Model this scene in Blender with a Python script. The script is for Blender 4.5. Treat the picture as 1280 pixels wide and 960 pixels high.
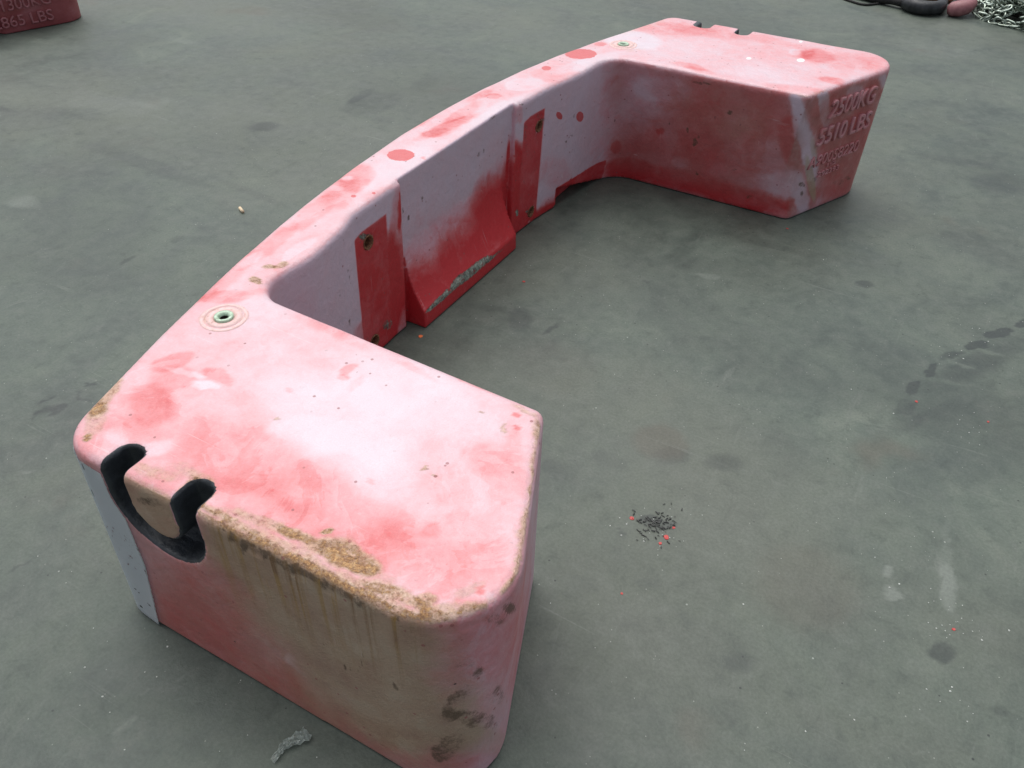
import bpy, bmesh, math, random
import numpy as np
from mathutils import Matrix, Vector
random.seed(7)
S = bpy.context.scene
for o in list(bpy.data.objects): bpy.data.objects.remove(o, do_unlink=True)
COL = S.collection
# ---------------------------------------------------------------- camera
cd = bpy.data.cameras.new('camera'); cam = bpy.data.objects.new('camera', cd); COL.objects.link(cam)
Rv = Vector((0.86222367, 0.50646434, 0.00801321)); Uv = Vector((-0.3294205, 0.54866, 0.76841027)); Fv = Vector((-0.38477588, 0.66518124, -0.63990738))
cam.matrix_world = Matrix(((Rv.x, Uv.x, -Fv.x, 0.48790374), (Rv.y, Uv.y, -Fv.y, -1.71906251), (Rv.z, Uv.z, -Fv.z, 1.34861125), (0, 0, 0, 1)))
cd.sensor_width = 36; cd.sensor_fit = 'HORIZONTAL'; cd.lens = 1067.775/1280*36; cd.clip_start = 0.05; cd.clip_end = 500
S.camera = cam
# ---------------------------------------------------------------- light
W = bpy.data.worlds.new('World'); S.world = W; W.use_nodes = True
wn = W.node_tree.nodes; wl = W.node_tree.links
bg = wn['Background']; sky = wn.new('ShaderNodeTexSky'); sky.sky_type = 'NISHITA'; sky.sun_disc = False
SUN_EL, SUN_ROT = math.radians(68), math.radians(-50)
sky.sun_elevation = SUN_EL; sky.sun_rotation = SUN_ROT; sky.dust_density = 4; sky.air_density = 1.0; sky.ozone_density = 1.0
hs_ = wn.new('ShaderNodeHueSaturation'); hs_.inputs['Saturation'].default_value = .38; wl.new(sky.outputs[0], hs_.inputs['Color']); wl.new(hs_.outputs[0], bg.inputs[0]); bg.inputs[1].default_value = 0.15
sd = bpy.data.lights.new('sun', 'SUN'); sun = bpy.data.objects.new('sun', sd); COL.objects.link(sun)
sd.energy = 2.2; sd.angle = math.radians(75); sd.color = (1.0, 0.985, 0.955)
sdir = Vector((math.sin(SUN_ROT)*math.cos(SUN_EL), math.cos(SUN_ROT)*math.cos(SUN_EL), math.sin(SUN_EL)))
sun.rotation_euler = sdir.to_track_quat('Z', 'Y').to_euler()
S.view_settings.view_transform = 'Standard'; S.view_settings.look = 'None'; S.view_settings.gamma = 1; S.view_settings.exposure = -0.17
S.render.engine = 'CYCLES'
S.render.resolution_x = 1024; S.render.resolution_y = 768
TOP_RED = [(-0.5391,-1.1103,16.8349,18.9206,11.1387,-18.5706,0.55,0.6),(-0.5584,-1.0504,15.8179,21.0664,21.1081,-19.0987,0.35,0.5),(-0.595,-1.0168,14.2778,23.2407,39.8437,-17.3187,0.45,0.35),
    (-0.5211,-1.1663,14.8357,13.79,12.9038,-41.1083,0.3,0.7),(-0.4977,-1.0066,27.0923,17.1735,4.766,-63.4207,0.42,0.3),(-0.5063,-1.0555,33.9591,35.7356,25.4823,-42.459,0.25,0.5),
    (-0.3312,-1.1255,7.5612,5.0269,3.0203,-14.7128,0.3,0.55),(-0.134,-1.1389,7.2947,2.5833,0.4052,-17.4818,0.3,0.7),(-0.2215,-1.1911,8.5581,3.6517,1.014,-26.6318,0.25,0.8),
    (0.0037,-1.1561,12.2936,4.3082,2.0401,-16.3963,0.22,0.8),(0.0776,-1.1121,14.9961,16.9743,13.037,-8.9231,0.2,0.9),(-0.3238,-0.8718,41.7051,51.4076,70.1178,-35.1888,0.5,0.3),
    (-0.3159,-0.8924,83.0354,67.0848,60.4163,-100.583,0.5,0.3),(-0.2879,-0.8954,102.059,15.9858,-16.1659,-51.5716,0.3,0.5),(-0.0037,-0.9395,27.4535,4.5063,-4.2337,-30.1547,0.38,0.9),
    (0.0066,-1.0008,14.4163,9.1807,9.4991,-15.8957,0.15,0.9),(-0.375,-0.9695,124.669,47.3058,-17.6169,-154.895,0.5,0.3),(-0.1337,-1.0621,134.923,104.369,78.9159,-132.007,0.3,0.4),
    (-0.0186,-0.8322,168.063,98.0692,67.1987,-112.1,0.8,0.2),(-0.0074,-0.8564,170.456,99.7952,69.2091,-115.514,0.7,0.2),(0.1144,-1.1507,177.975,-9.6037,-30.527,-122.465,0.7,0.3),
    (0.1155,-1.1717,41.1792,26.224,52.6245,-88.4172,0.3,0.7),(0.0037,-1.0995,47.8107,43.3528,60.5144,-62.9556,0.3,0.7),(0.0188,-0.9059,72.7826,52.9996,8.1733,-9.009,0.2,0.9),
    (-0.1268,-0.7912,17.045,4.6098,-11.2659,-108.169,0.3,0.5),(-0.2239,-0.8169,21.7128,7.4037,-9.8053,-134.446,0.25,0.6),(-0.4165,-0.8064,13.165,6.4214,-0.8879,-71.1259,0.2,0.7),
    (-0.2648,-0.9798,7.247,3.4695,0.907,-12.447,-0.32,0.8),(-0.1895,-0.8654,7.6511,3.0863,0.6451,-14.1516,-0.3,0.8),(-0.1236,-1.0598,15.572,-1.6333,-5.4836,-12.7524,-0.22,0.6),  # soft negatives whiten mid near arm: sky sheen put into the paint
    (-0.2775,-1.0418,10.2616,8.925,11.6099,-19.3854,-0.2,0.5),(0.0024,-1.0575,14.6549,9.7823,8.8368,-14.8011,-0.1,0.9),(-0.5001,-1.035,38.7936,40.017,41.634,-69.3513,-0.4,0.3),
    (-0.5518,-1.0266,22.1443,16.9982,23.8115,-133.169,-0.35,0.3),(-0.4857,-1.0311,45.5819,46.3959,50.1194,-83.4927,-0.3,0.3),(-0.4485,-1.1754,20.4859,28.3412,39.1411,-37.3994,-0.2,0.6),
    (-0.5224,-1.1885,27.5456,32.6102,28.6523,-47.8416,-0.15,0.6),(-0.7219,-0.7563,4.3255,10.2346,27.9731,5.7635,0.38,0.4),(-0.6408,-0.7412,10.6133,17.5199,28.7326,-2.5595,0.2,0.5),
    (-0.663,-0.8261,13.1769,14.4025,29.3306,-34.5304,0.35,0.3),(-0.7263,-0.6136,7.9125,15.657,41.5252,6.5902,0.3,0.4),(-0.7415,-0.4686,7.1065,12.0706,32.1521,3.8364,0.35,0.4),
    (-0.6618,-0.6124,11.2425,19.0605,66.9241,2.2834,-0.2,0.3),(-0.72,-0.7025,14.0234,23.3113,63.1176,-3.683,-0.3,0.3),(-0.5848,-0.8643,6.5467,9.3462,18.6491,-7.7694,-0.1,0.8),
    (-0.7637,-0.2995,13.4454,17.4758,18.1385,-0.664,0.5,0.35),(-0.7495,-0.3759,9.098,15.2755,19.282,2.9564,0.32,0.5),(-0.7787,-0.3135,59.8162,48.187,42.1476,-69.1561,-0.6,0.4),
    (-0.6518,-0.3392,14.5787,15.3339,28.1524,-9.5127,0.15,0.6),(-0.6958,-0.8554,4.8389,13.8683,47.7351,12.5392,0.15,0.6),(-0.7471,-0.1443,24.1721,17.6515,15.453,-25.2915,1,0.04),
    (-0.8244,-0.14,114.109,87.113,55.7012,-91.0858,0.8,0.1),(-0.8356,-0.0851,41.51,41.9869,78.8223,-21.1633,0.5,0.4),(-0.7107,-0.3751,124.226,98.9268,67.4821,-110.917,0.7,0.1),
    (-0.6815,-0.3391,174.758,134.198,88.7993,-145.911,0.7,0.1),(-0.69,-0.1332,167.543,117.47,46.6316,-76.3514,0.7,0.2),(-0.7433,0.0596,8.0188,7.4795,40.8474,-9.1561,0.5,0.4),
    (-0.7472,0.0096,18.654,14.8291,34.7363,-24.289,0.35,0.5),(-0.7595,0.1619,11.6267,11.5051,44.7457,-3.2634,0.4,0.4),(-0.7831,0.2813,16.6122,15.0265,48.2625,-6.2135,0.4,0.4),
    (-0.8209,0.061,12.7121,15.3485,60.9256,4.6115,0.3,0.5),(-0.7486,0.3025,37.8835,23.0667,22.31,-36.2417,0.45,0.3),(-0.6345,0.2713,16.8377,11.2587,53.8662,-37.0179,0.25,0.5),
    (-0.7287,0.4593,4.7661,3.909,14.8512,-2.0262,0.06,0.6),(-0.723,0.4256,14.5278,8.961,14.7139,-14.788,-0.3,0.25),(-0.7184,-0.1869,4.8026,5.7418,22.7383,-1.1251,-0.25,0.7),
    (-0.6855,0.2074,5.7916,5.4264,34.0345,-3.1351,-0.25,0.6),(-0.7044,0.5123,8.2341,5.6283,14.7896,-6.248,0.15,0.4),(-0.6994,0.7431,17.7756,9.0128,11.2145,-18.0939,0.95,0.08),
    (-0.7303,0.5746,60.503,33.0651,25.9518,-41.9752,0.75,0.1),(-0.6849,0.8628,38.8524,18.7978,31.1627,-50.187,0.6,0.2),(-0.6448,0.6843,7.2213,4.4947,24.2057,-10.1652,-0.25,0.5),
    (-0.6159,0.947,9.5001,3.7722,1.6147,-11.9734,-0.35,0.3),(-0.5483,1.1233,7.0261,2.7385,5.6827,-13.7789,0.35,0.6),(-0.4443,1.1488,8.1145,2.6558,2.3491,-20.3234,0.3,0.7),
    (-0.4161,1.2256,18.0432,5.4321,0.0137,-30.3939,0.25,0.5),(-0.2638,1.1845,7.6604,2.0136,0.1528,-25.351,0.15,0.7),(-0.056,1.116,20.208,4.8311,4.2294,-14.2212,0.62,0.55),
    (-0.1009,1.1227,28.0233,7.87,9.0481,-14.5965,0.3,0.7),(0.0401,1.1081,14.0314,2.5784,0.2373,-13.8772,0.25,0.8),(0.0418,0.9272,27.2442,5.5877,5.427,-36.865,0.5,0.5),
    (-0.0235,0.8058,11.0513,2.5721,4.9754,-31.1235,0.35,0.6),(-0.3654,0.8163,18.0451,5.83,2.0597,-37.3063,0.45,0.4),(-0.326,0.8006,20.1348,6.2944,2.9013,-50.3632,0.35,0.4),
    (-0.2478,1.0144,6.6222,1.8765,1.5066,-11.3353,0.12,0.8),(0.0989,1.1695,20.8803,2.2631,-7.289,-14.5753,0.22,0.7),(-0.3875,0.9978,6.3215,2.1754,4.1935,-14.0375,-0.12,0.6),
    (-0.1359,0.8633,8.4931,2.1222,0.7719,-15.2945,-0.12,0.8),(-0.091,1.052,79.8703,22.6638,33.7209,-54.4675,-1,0.15),(-0.2339,0.9803,121.521,40.3948,49.0566,-79.2165,-1,0.15),
    (-0.1399,1.2242,172.844,49.0456,56.0937,-90.3038,-1,0.15),(-0.1247,1.1167,48.7765,14.0551,17.8757,-28.8329,-0.3,0.4),]
TOP_TAN = [(-0.6153,-0.8739,15.8567,17.3814,19.2079,-22.8756,0.55,0.6),(-0.111,-1.2007,13.6539,5.0716,5.4415,-90.9948,0.8,0.6),(-0.0651,-1.1893,19.9043,6.3529,2.0447,-51.9583,0.85,0.5),
    (-0.206,-1.2077,15.3327,7.3175,10.6365,-112.059,0.6,0.6),(0.029,-1.2089,17.9348,5.5678,12.5009,-122.977,0.7,0.6),(-0.1266,-1.1739,77.7723,65.3013,71.5199,-119.873,0.9,0.3),
    (0.0636,-1.1955,57.231,39.701,52.2055,-87.7024,0.7,0.4),(-0.1288,-1.2257,6.0452,2.1373,3.0857,-94.1823,0.55,0.6),(0.0938,-1.1945,15.501,12.072,70.8378,-94.9744,0.5,0.6),
    (-0.0371,-1.1991,14.4017,3.5912,-0.9281,-95.1728,0.35,0.6),(0.1042,-1.1539,19.7741,31.1982,108.793,-47.7115,0.35,0.8),(-0.2797,-1.2259,24.3885,13.0862,15.2132,-155.457,0.5,0.6),
    (0.1243,-1.0684,166.312,78.7993,5.0556,-11.7823,0.5,0.6),(0.078,-0.9581,190.819,95.6866,4.7402,-9.9802,0.42,0.6),(0.1469,-1.124,36.4739,53.9141,64.1563,-28.9754,0.6,0.6),
    (0.0218,-0.8411,114.958,64.4456,14.1008,-23.536,0.5,0.6),(-0.0175,-0.8135,45.1464,10.2945,-11.0803,-140.645,0.5,0.5),(-0.6163,-1.1333,55.9902,18.1723,-4.7538,-22.2098,0.75,0.5),
    (-0.5869,-1.184,49.5187,38.4891,2.9274,-25.6721,0.5,0.7),(-0.5614,-1.2181,108.211,135.048,57.387,-95.831,1,0.3),(-0.4189,-1.2173,22.4328,12.8347,4.0896,-94.4402,0.5,0.8),
    (-0.3833,-1.196,33.6784,21.4855,8.7451,-71.4196,0.3,0.7),(-0.3457,-1.1926,31.309,19.0819,11.0487,-90.023,0.4,0.8),(-0.6681,-0.6959,52.1697,48.1643,57.62,-95.2642,0.8,0.2),
    (-0.6542,-0.7493,63.9853,40.3291,1.6169,-109.277,0.85,0.2),(-0.6496,-0.6813,38.3205,49.6,81.1143,-30.3125,0.8,0.2),(-0.7515,-0.6926,64.5958,62.7242,55.3872,-91.4893,0.5,0.3),
    (-0.6184,0.8904,23.6304,10.855,13.8723,-22.3461,0.6,0.6),(-0.5776,0.8622,22.5234,10.1526,23.598,-38.0464,0.3,0.7),(-0.6436,1.0739,7.6394,4.1886,30.0855,-11.7609,0.3,0.8),
    (-0.0558,0.7572,9.8697,2.3668,6.1184,-53.3318,0.4,0.7),(-0.3471,0.7562,6.8353,2.1641,0.9072,-52.1058,0.4,0.7),(0.0862,0.9172,7.7391,2.6516,64.6046,-34.6519,0.35,0.7),
    (-0.0657,-0.8537,219.734,136.844,88.9736,-148.407,0.8,0.3),(-0.0238,-0.8684,226.038,135.855,46.3415,-77.3494,0.7,0.3),(-0.0748,-0.9959,88.0327,132.892,202.617,-67.8561,0.8,0.3),
    (-0.054,-1.003,173.859,118.59,155.539,-260.129,0.8,0.3),(-0.3452,-1.0347,118.34,108.356,108.392,-180.838,0.7,0.3),]
FLOOR_MARKS = [(-1.2131,-0.962,14.2715,25.8471,88.0779,-57.4032,0.5,0.4),(-1.2561,-0.9473,9.0989,33.1369,176.664,34.0496,0.3,0.5),(-1.1897,-0.9579,21.0002,54.3028,83.1117,-8.4954,0.6,0.4),
    (-1.2463,-0.9414,113.546,150.843,87.9665,-146.63,0.6,0.3),(-1.2492,-0.9568,113.549,152.386,88.7364,-147.937,0.6,0.3),(-1.2449,-0.9269,113.477,149.417,108.953,-181.584,0.5,0.3),
    (-1.1971,-0.939,57.8242,75.0796,59.7148,-99.569,0.5,0.4),(-1.2257,-0.9894,96.6793,83.6815,8.9941,-74.7138,0.4,0.4),(-1.2085,-0.8524,85.7309,106.582,56.2902,-93.7569,0.6,0.3),
    (-1.1935,-0.8434,114.849,141.142,56.2843,-93.7471,0.6,0.3),(-1.1949,-0.8934,128.283,104.102,5.0239,-47.2578,0.5,0.3),(-1.1621,-0.9012,42.7937,38.687,40.0233,-199.347,0.5,0.3),
    (0.1129,-0.3501,18.6385,12.107,30.2539,-24.8281,0.5,0.8),(0.2203,-0.3094,20.6558,7.3628,17.2566,-28.8471,0.55,0.9),(-0.0051,-0.4354,22.9429,4.6529,2.0108,-45.1194,0.3,0.4),
    (-0.0796,-0.5234,18.3269,4.4,2.1343,-35.5036,0.25,0.4),(-0.0053,-0.5348,25.9991,12.9721,22.0438,-36.8882,0.15,0.8),(0.1636,-0.552,27.593,5.7929,9.4232,-49.9731,0.55,0.7),
    (0.1433,-0.5464,44.0578,35.8819,102.976,-72.0176,0.5,0.5),(0.1892,-0.5367,70.6709,28.8852,47.7277,-79.9768,0.6,0.6),(0.112,-0.6052,60.7588,-16.2937,-181.238,-304.596,0.6,0.3),
    (0.528,0.0956,27.4508,14.5033,43.5019,-24.9359,0.35,0.3),(0.5323,0.1819,25.2642,26.4572,70.5919,-18.3358,0.75,0.2),(0.5577,0.2744,20.5799,23.157,89.9114,-20.3589,0.75,0.2),
    (0.5951,0.366,27.6739,11.1803,74.5964,-46.1107,0.45,0.25),(0.6399,0.4488,32.14,6.8404,39.8165,-42.8643,0.85,0.2),(0.6876,0.5396,28.1402,5.3805,35.5529,-38.0778,0.85,0.2),
    (0.7406,0.6185,39.7931,6.7555,41.8072,-44.6318,0.75,0.2),(0.661,0.3784,6.2586,2.9413,24.319,-12.4536,0.16,0.8),(0.5551,0.1497,14.6804,6.2337,115.522,-79.1183,-0.2,0.5),
    (0.5807,0.24,18.4864,0.97,25.5403,-143.322,-0.3,0.5),(0.6183,0.3411,24.8492,0.3191,8.3588,-136.201,-0.3,0.5),(0.6632,0.4347,24.5453,-0.023,6.0976,-129.842,-0.3,0.5),
    (0.6309,0.2556,5.4291,2.7445,11.7618,-6.1079,0.2,0.7),(0.6689,0.3909,8.5785,2.9685,16.5659,-11.1886,0.12,0.7),(0.5407,0.0302,18.0798,8.1695,30.602,-21.3667,0.2,0.6),
    (0.6194,0.0936,10.2751,2.8039,14.1528,-14.5445,0.2,0.8),(0.726,-0.5687,44.3471,-9.0098,-6.9313,-37.1703,0.6,0.45),(0.8253,-0.6438,61.6741,-4.4837,16.8155,-75.121,0.35,0.6),
    (0.4161,-0.7753,30.8386,10.5122,23.1056,-38.8859,0.35,0.8),(0.6763,-0.6699,16.8024,5.9553,23.2383,-26.7926,0.15,0.8),(0.6028,-0.4307,88.7431,-3.0253,2.2952,-46.5983,-0.5,0.4),
    (0.6194,-0.4825,60.5681,-9.5257,-9.8596,-47.4778,-0.5,0.5),(0.7098,-0.4136,62.4446,9.8079,9.3502,-15.702,-0.42,0.4),(0.6923,-0.3219,65.9308,10.4401,5.2789,-8.8545,-0.25,0.5),
    (0.32,0.5953,32.2495,5.896,16.932,-42.629,0.5,0.5),(-0.4455,-0.0657,24.8804,14.3747,10.021,-16.6279,0.4,0.7),(0.0156,0.11,49.7677,18.7252,36.595,-60.7933,0.35,0.6),
    (-0.082,0.402,23.5238,6.3966,11.9958,-55.8548,-0.35,0.5),(0.5772,1.5011,9.9212,0.8293,3.7631,-10.5287,0.35,0.8),(-0.1361,0.4463,9.9137,3.8096,11.7173,-19.3702,0.18,0.6),
    (-0.3499,-0.0598,17.6134,19.1706,109.742,-31.1541,0.5,0.3),(-0.3064,-0.0961,9.4904,10.3111,56.5552,-16.8012,0.25,0.5),(-1.7084,0.9204,5.7145,5.0442,7.654,-4.9386,0.32,0.5),
    (-1.5696,0.8164,18.361,13.8326,11.3319,-18.469,0.25,0.5),(-1.655,1.2107,10.2316,9.385,17.2753,-3.7012,0.25,0.6),(-1.8027,0.9623,10.9442,13.1001,34.7718,1.921,0.3,0.4),
    (-1.9249,0.5267,11.8076,11.7784,15.2164,-15.6425,0.5,0.6),(-2.6692,0.8676,11.7889,13.9052,17.4415,-9.296,0.5,0.5),(-2.7454,0.1871,3.5556,4.44,5.9844,-16.4954,0.3,0.6),
    (-2.8732,0.1086,11.1835,15.7869,11.0374,-17.9699,0.5,0.5),(-2.0584,0.062,2.9997,2.6073,0.1523,-23.9957,0.3,0.7),(-1.5947,0.0956,5.9647,3.9042,-3.985,-47.7002,0.3,0.7),
    (-1.5914,-0.408,16.0166,32.1504,81.9315,1.5796,0.5,0.4),(-1.5591,-0.2524,23.3655,35.2427,50.2457,-15.0709,0.3,0.5),(-1.9399,0.4137,3.5043,3.4028,3.0156,-4.9248,0.18,0.8),
    (-2.6252,0.3566,3.6718,4.0389,2.1333,-8.8229,-0.25,0.7),(-2.1676,-0.3386,10.9162,18.0099,20.6584,-11.7671,-0.45,0.6),(-2.4074,0.4906,8.4656,10.4982,14.4764,-8.5659,-0.3,0.5),
    (-2.9429,1.0775,13.3394,17.7061,36.1607,-0.2901,-0.35,0.5),(-0.2346,1.4579,4.0036,1.2578,2.5052,-4.0913,-0.12,0.9),(0.1388,2.8576,4.7799,0.6027,0.5784,-6.0011,-0.25,0.8),
    (0.4808,2.0745,6.9945,0.5332,0.9524,-5.8453,-0.15,0.9),(-0.017,1.125,11.9659,3.4042,8.8018,-14.4503,0.1,0.9),(0.3942,2.1639,5.6384,0.5204,2.8043,-18.1445,0.2,0.6),
    (0.4039,1.6035,5.4256,0.4823,2.8364,-27.5243,0.25,0.6),(-0.1131,-1.2875,6.4219,14.9772,32.0286,-15.5797,0.2,0.9),(-0.452,-1.3488,22.2732,64.9862,182.354,-68.7732,-0.3,0.5),
    (-0.8614,-1.294,9.0763,27.0856,213.515,-62.0878,0.45,0.4),(-0.423,-1.4078,5.4332,42.5567,207.94,-1.4077,-0.35,0.5),(-0.4164,-1.31,7.3312,78.0391,202.378,21.0483,-0.35,0.5),
    (-0.5346,-1.3978,8.3653,13.8491,19.3332,-21.0906,0.15,0.8),(-0.4681,-1.4667,8.4907,10.7192,12.7425,-21.4867,-0.12,0.9),(-0.9395,-1.1723,6.5421,8.6909,7.9784,-13.3634,0.1,0.9),
    (-1.0839,-1.124,24.9862,48.3545,100.124,-70.239,-0.3,0.5),(0.3355,-0.4112,4.3362,2.0476,5.7745,-6.1287,-0.12,0.9),(0.056,-0.1601,4.4008,1.7626,3.6712,-6.1194,-0.12,0.9),
    (0.513,-0.2523,6.7562,2.4402,8.3559,-8.8789,-0.12,0.9),(0.2179,-0.8004,11.5898,1.5658,3.3601,-28.6131,0.12,0.8),(0.2119,-0.9545,7.2064,3.5634,8.6901,-14.635,0.1,0.9),
    (0.5307,-0.8,6.0485,1.7207,8.941,-15.0636,-0.1,0.9),(0.3069,-0.7066,22.3756,5.1652,12.4768,-37.2466,-0.12,0.7),(0.1741,0.2989,4.8778,2.3106,8.642,-6.4284,-0.12,0.8),
    (0.1158,-0.6889,9.5215,4.5397,13.1332,-22.0349,0.15,0.8),(0.0342,0.6024,28.8725,9.071,14.2046,-23.4677,0.15,0.6),(0.3373,-0.2158,50.4191,21.7564,49.1823,-50.7898,0.25,0.5),
    (0.0987,1.84,10.8183,2.3142,6.7696,-11.0332,0.15,0.8),]
NEAR_RED = [(-0.3024,0.247,8.0785,-6.9948,-5.0381,-1.5061,0.4,1),(-0.4139,0.0559,8.608,-5.6339,-2.0564,-4.9176,0.35,0.9),(-0.4576,0.1287,13.3955,-0.5994,7.3479,-7.5242,0.25,1),
    (-0.1427,0.0609,7.2414,-3.203,-0.8487,-12.3754,0.4,0.8),(-0.2729,0.0218,6.5191,-3.5459,-2.2227,-7.3322,0.4,0.9),(0.0187,0.0775,9.983,-3.2963,0.8377,-15.3241,0.35,0.9),
    (-0.0005,0.0833,55.4133,-5.7452,27.8186,-28.4972,0.5,0.4),(-0.1749,0.069,35.154,18.2411,25.0098,-15.9355,0.3,0.5),(0.1393,0.4583,35.8766,-1.4021,7.2307,-9.3753,0.15,0.7),
    (0.1365,0.3866,105.435,-4.1205,32.2187,-38.7809,0.45,0.5),(0.068,0.4033,18.6221,-6.9328,-0.8869,-17.6302,0.2,0.7),(0.1812,0.3882,44.1387,-0.5166,23.1495,-26.8389,0.25,0.7),
    (-0.3749,0.3902,37.8845,-22.086,3.2555,-14.605,0.25,0.6),]
NEAR_TAN = [(-0.0782,0.3479,7.0962,-3.1333,0.2349,-6.3181,0.45,1),(-0.1657,0.4129,9.0961,-4.5121,1.2727,-12.4141,0.35,1),(-0.2441,0.3982,15.1483,-7.5171,3.5162,-15.1396,0.25,1),
    (-0.0398,0.2191,10.169,-4.0398,0.0495,-5.3738,0.35,1),(0.0272,0.1687,13.8024,-4.2212,2.1221,-9.9911,0.5,0.7),(0.1535,0.2227,16.3309,-0.4246,10.6742,-10.8295,0.55,0.7),
    (-0.3598,0.4332,23.4583,-13.8392,4.8263,-23.3989,0.6,0.7),(-0.0562,0.3075,24.8466,-0.5671,8.0195,-8.2118,0.3,0.6),]
NEAR_DARK = [(0.1533,0.2114,26.4621,-0.6881,27.4544,-27.5853,0.5,0.7),(0.0175,0.4598,18.4817,-7.5229,-0.0839,-48.6424,0.45,0.8),(-0.1489,0.4237,16.2913,-7.9475,4.5624,-46.0848,0.4,0.8),
    (-0.2193,0.4339,15.6176,-8.4685,8.5258,-92.1282,0.8,0.6),(0.1803,0.3111,42.1885,-0.4938,14.9923,-16.113,0.45,0.7),(0.115,0.2398,14.1034,12.8742,37.3234,-17.2811,0.9,0.4),
    (0.1373,0.3116,12.3176,26.8914,113.206,-43.4599,0.8,0.3),(0.095,0.1178,40.0242,-2.215,29.6831,-28.9664,0.8,0.4),(0.1266,0.4814,24.1139,0.3508,44.1488,-51.2133,0.9,0.5),
    (0.1198,0.46,48.8212,-2.5201,37.642,-49.7163,0.7,0.4),(-0.0202,0.4618,15.0669,-6.5662,-0.2325,-96.9282,0.8,0.6),(0.0415,0.452,18.7567,-7.0816,2.3425,-70.6305,0.9,0.4),
    (-0.2481,0.4384,19.0956,-10.7865,6.8653,-76.4104,0.7,0.5),(-0.1446,0.4433,20.4719,-10.0651,7.2451,-79.1159,0.8,0.5),(-0.4054,0.3992,37.5492,-24.7805,6.9397,-70.3059,0.7,0.5),
    (-0.0768,0.4371,124.165,-21.7388,14.7845,-22.2024,0.3,0.6),(-0.0154,0.4026,147.992,-14.3043,14.5499,-18.5255,0.3,0.6),(-0.1864,0.3997,246.386,-92.5484,8.1226,-19.4991,0.5,0.4),
    (-0.2168,0.415,167.51,-43.5432,19.6012,-31.663,0.6,0.4),(-0.2395,0.4148,165.057,-45.2362,21.7833,-35.7043,0.6,0.4),(-0.1284,0.42,177.941,-36.5598,26.8713,-41.0969,0.5,0.4),
    (0.0427,0.4395,202.331,-20.1812,30.3326,-41.7186,0.6,0.4),(-0.0649,0.23,298.754,-7.8896,83.2198,-80.4372,0.9,0.3),(-0.031,0.264,398.019,-127.44,11.2986,-35.1177,0.8,0.3),
    (-0.0525,0.2339,196.626,77.8034,170.162,-115.058,0.7,0.3),(-0.0956,0.261,387.256,-172.212,-0.1767,-45.6323,0.8,0.3),(0.0281,0.252,179.606,32.968,105.903,-78.9797,0.7,0.3),
    (-0.1767,0.1447,22.4582,-6.2885,136.673,-209.988,0.4,0.5),(0.1687,0.3397,139.685,-2.6293,28.5288,-31.8501,0.5,0.4),]
FARI_RED = [(-0.211,0.2598,4.4913,0.7949,1.1969,-5.3064,0.3,1),(-0.3015,0.2525,12.7305,2.0011,1.3714,-6.1501,0.25,0.9),(-0.0145,0.2791,29.6435,6.5314,2.6453,-11.4625,0.4,0.5),
    (-0.3398,0.0507,4.7041,-0.1346,1.9438,-24.7552,0.5,0.8),(-0.118,0.0383,5.674,-0.0567,1.1503,-25.2817,0.4,0.8),(-0.5716,0.0351,8.4629,0.7999,6.0374,-23.9307,0.8,0.5),
    (-0.4986,0.1812,8.9089,7.3453,9.4243,-11.2542,0.2,0.9),(-0.4894,0.0991,5.9124,0.6678,3.508,-14.3716,0.3,1),(-0.5797,0.1203,67.6118,6.3903,10.2951,-43.6135,0.5,0.3),
    (-0.4292,0.2133,72.0435,9.2632,20.7883,-92.3724,0.5,0.3),(0.0337,0.0605,13.6743,-0.2997,-0.6679,-45.7922,0.4,0.6),(-0.4363,0.3529,9.6377,-0.5263,0.6907,-21.8452,-0.22,0.5),
    (-0.5105,0.2863,13.9404,1.5746,2.9961,-14.4155,-0.2,0.8),(0.0064,0.1274,10.374,0.5382,1.4651,-20.7858,-0.3,0.5),(0.0172,0.2989,41.1092,13.0845,1.7658,-5.4156,-0.75,0.5),
    (0.0605,0.1416,48.7114,18.1059,3.7744,-8.7498,-0.6,0.5),(-0.0721,0.201,20.0235,4.0923,3.0405,-12.4566,-0.15,0.6),(-0.3496,0.1193,30.0875,4.2943,10.9639,-44.4232,-0.25,0.6),
    ]
FARI_TAN = [(-0.2507,0.3403,4.5925,0.123,0.6813,-9.8929,0.35,0.9),(-0.1453,0.1831,9.8526,1.8529,1.777,-7.2802,0.25,0.9),]
FARI_DARK = [(-0.3072,0.2035,123.814,19.1072,12.3185,-53.0167,0.8,0.3),(-0.208,0.3292,98.8385,17.8233,28.1542,-132.915,0.8,0.3),(-0.2954,0.0907,180.994,27.7228,30.0361,-117.763,0.8,0.3),
    (-0.3395,0.2387,185.61,27.5718,16.8769,-75.3379,0.7,0.3),(-0.3001,0.2265,187.11,29.305,21.4492,-94.0081,0.7,0.3),(-0.1155,0.0532,62.9508,11.908,31.9319,-117.378,0.6,0.3),
    (-0.4031,0.2458,182.637,24.6735,41.3909,-188.217,0.8,0.3),(-0.1741,0.1409,189.661,34.201,45.8952,-182.714,0.8,0.3),(-0.3122,0.4021,20.0497,-0.1214,8.5674,-206.992,0.7,0.4),
    ]
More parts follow.
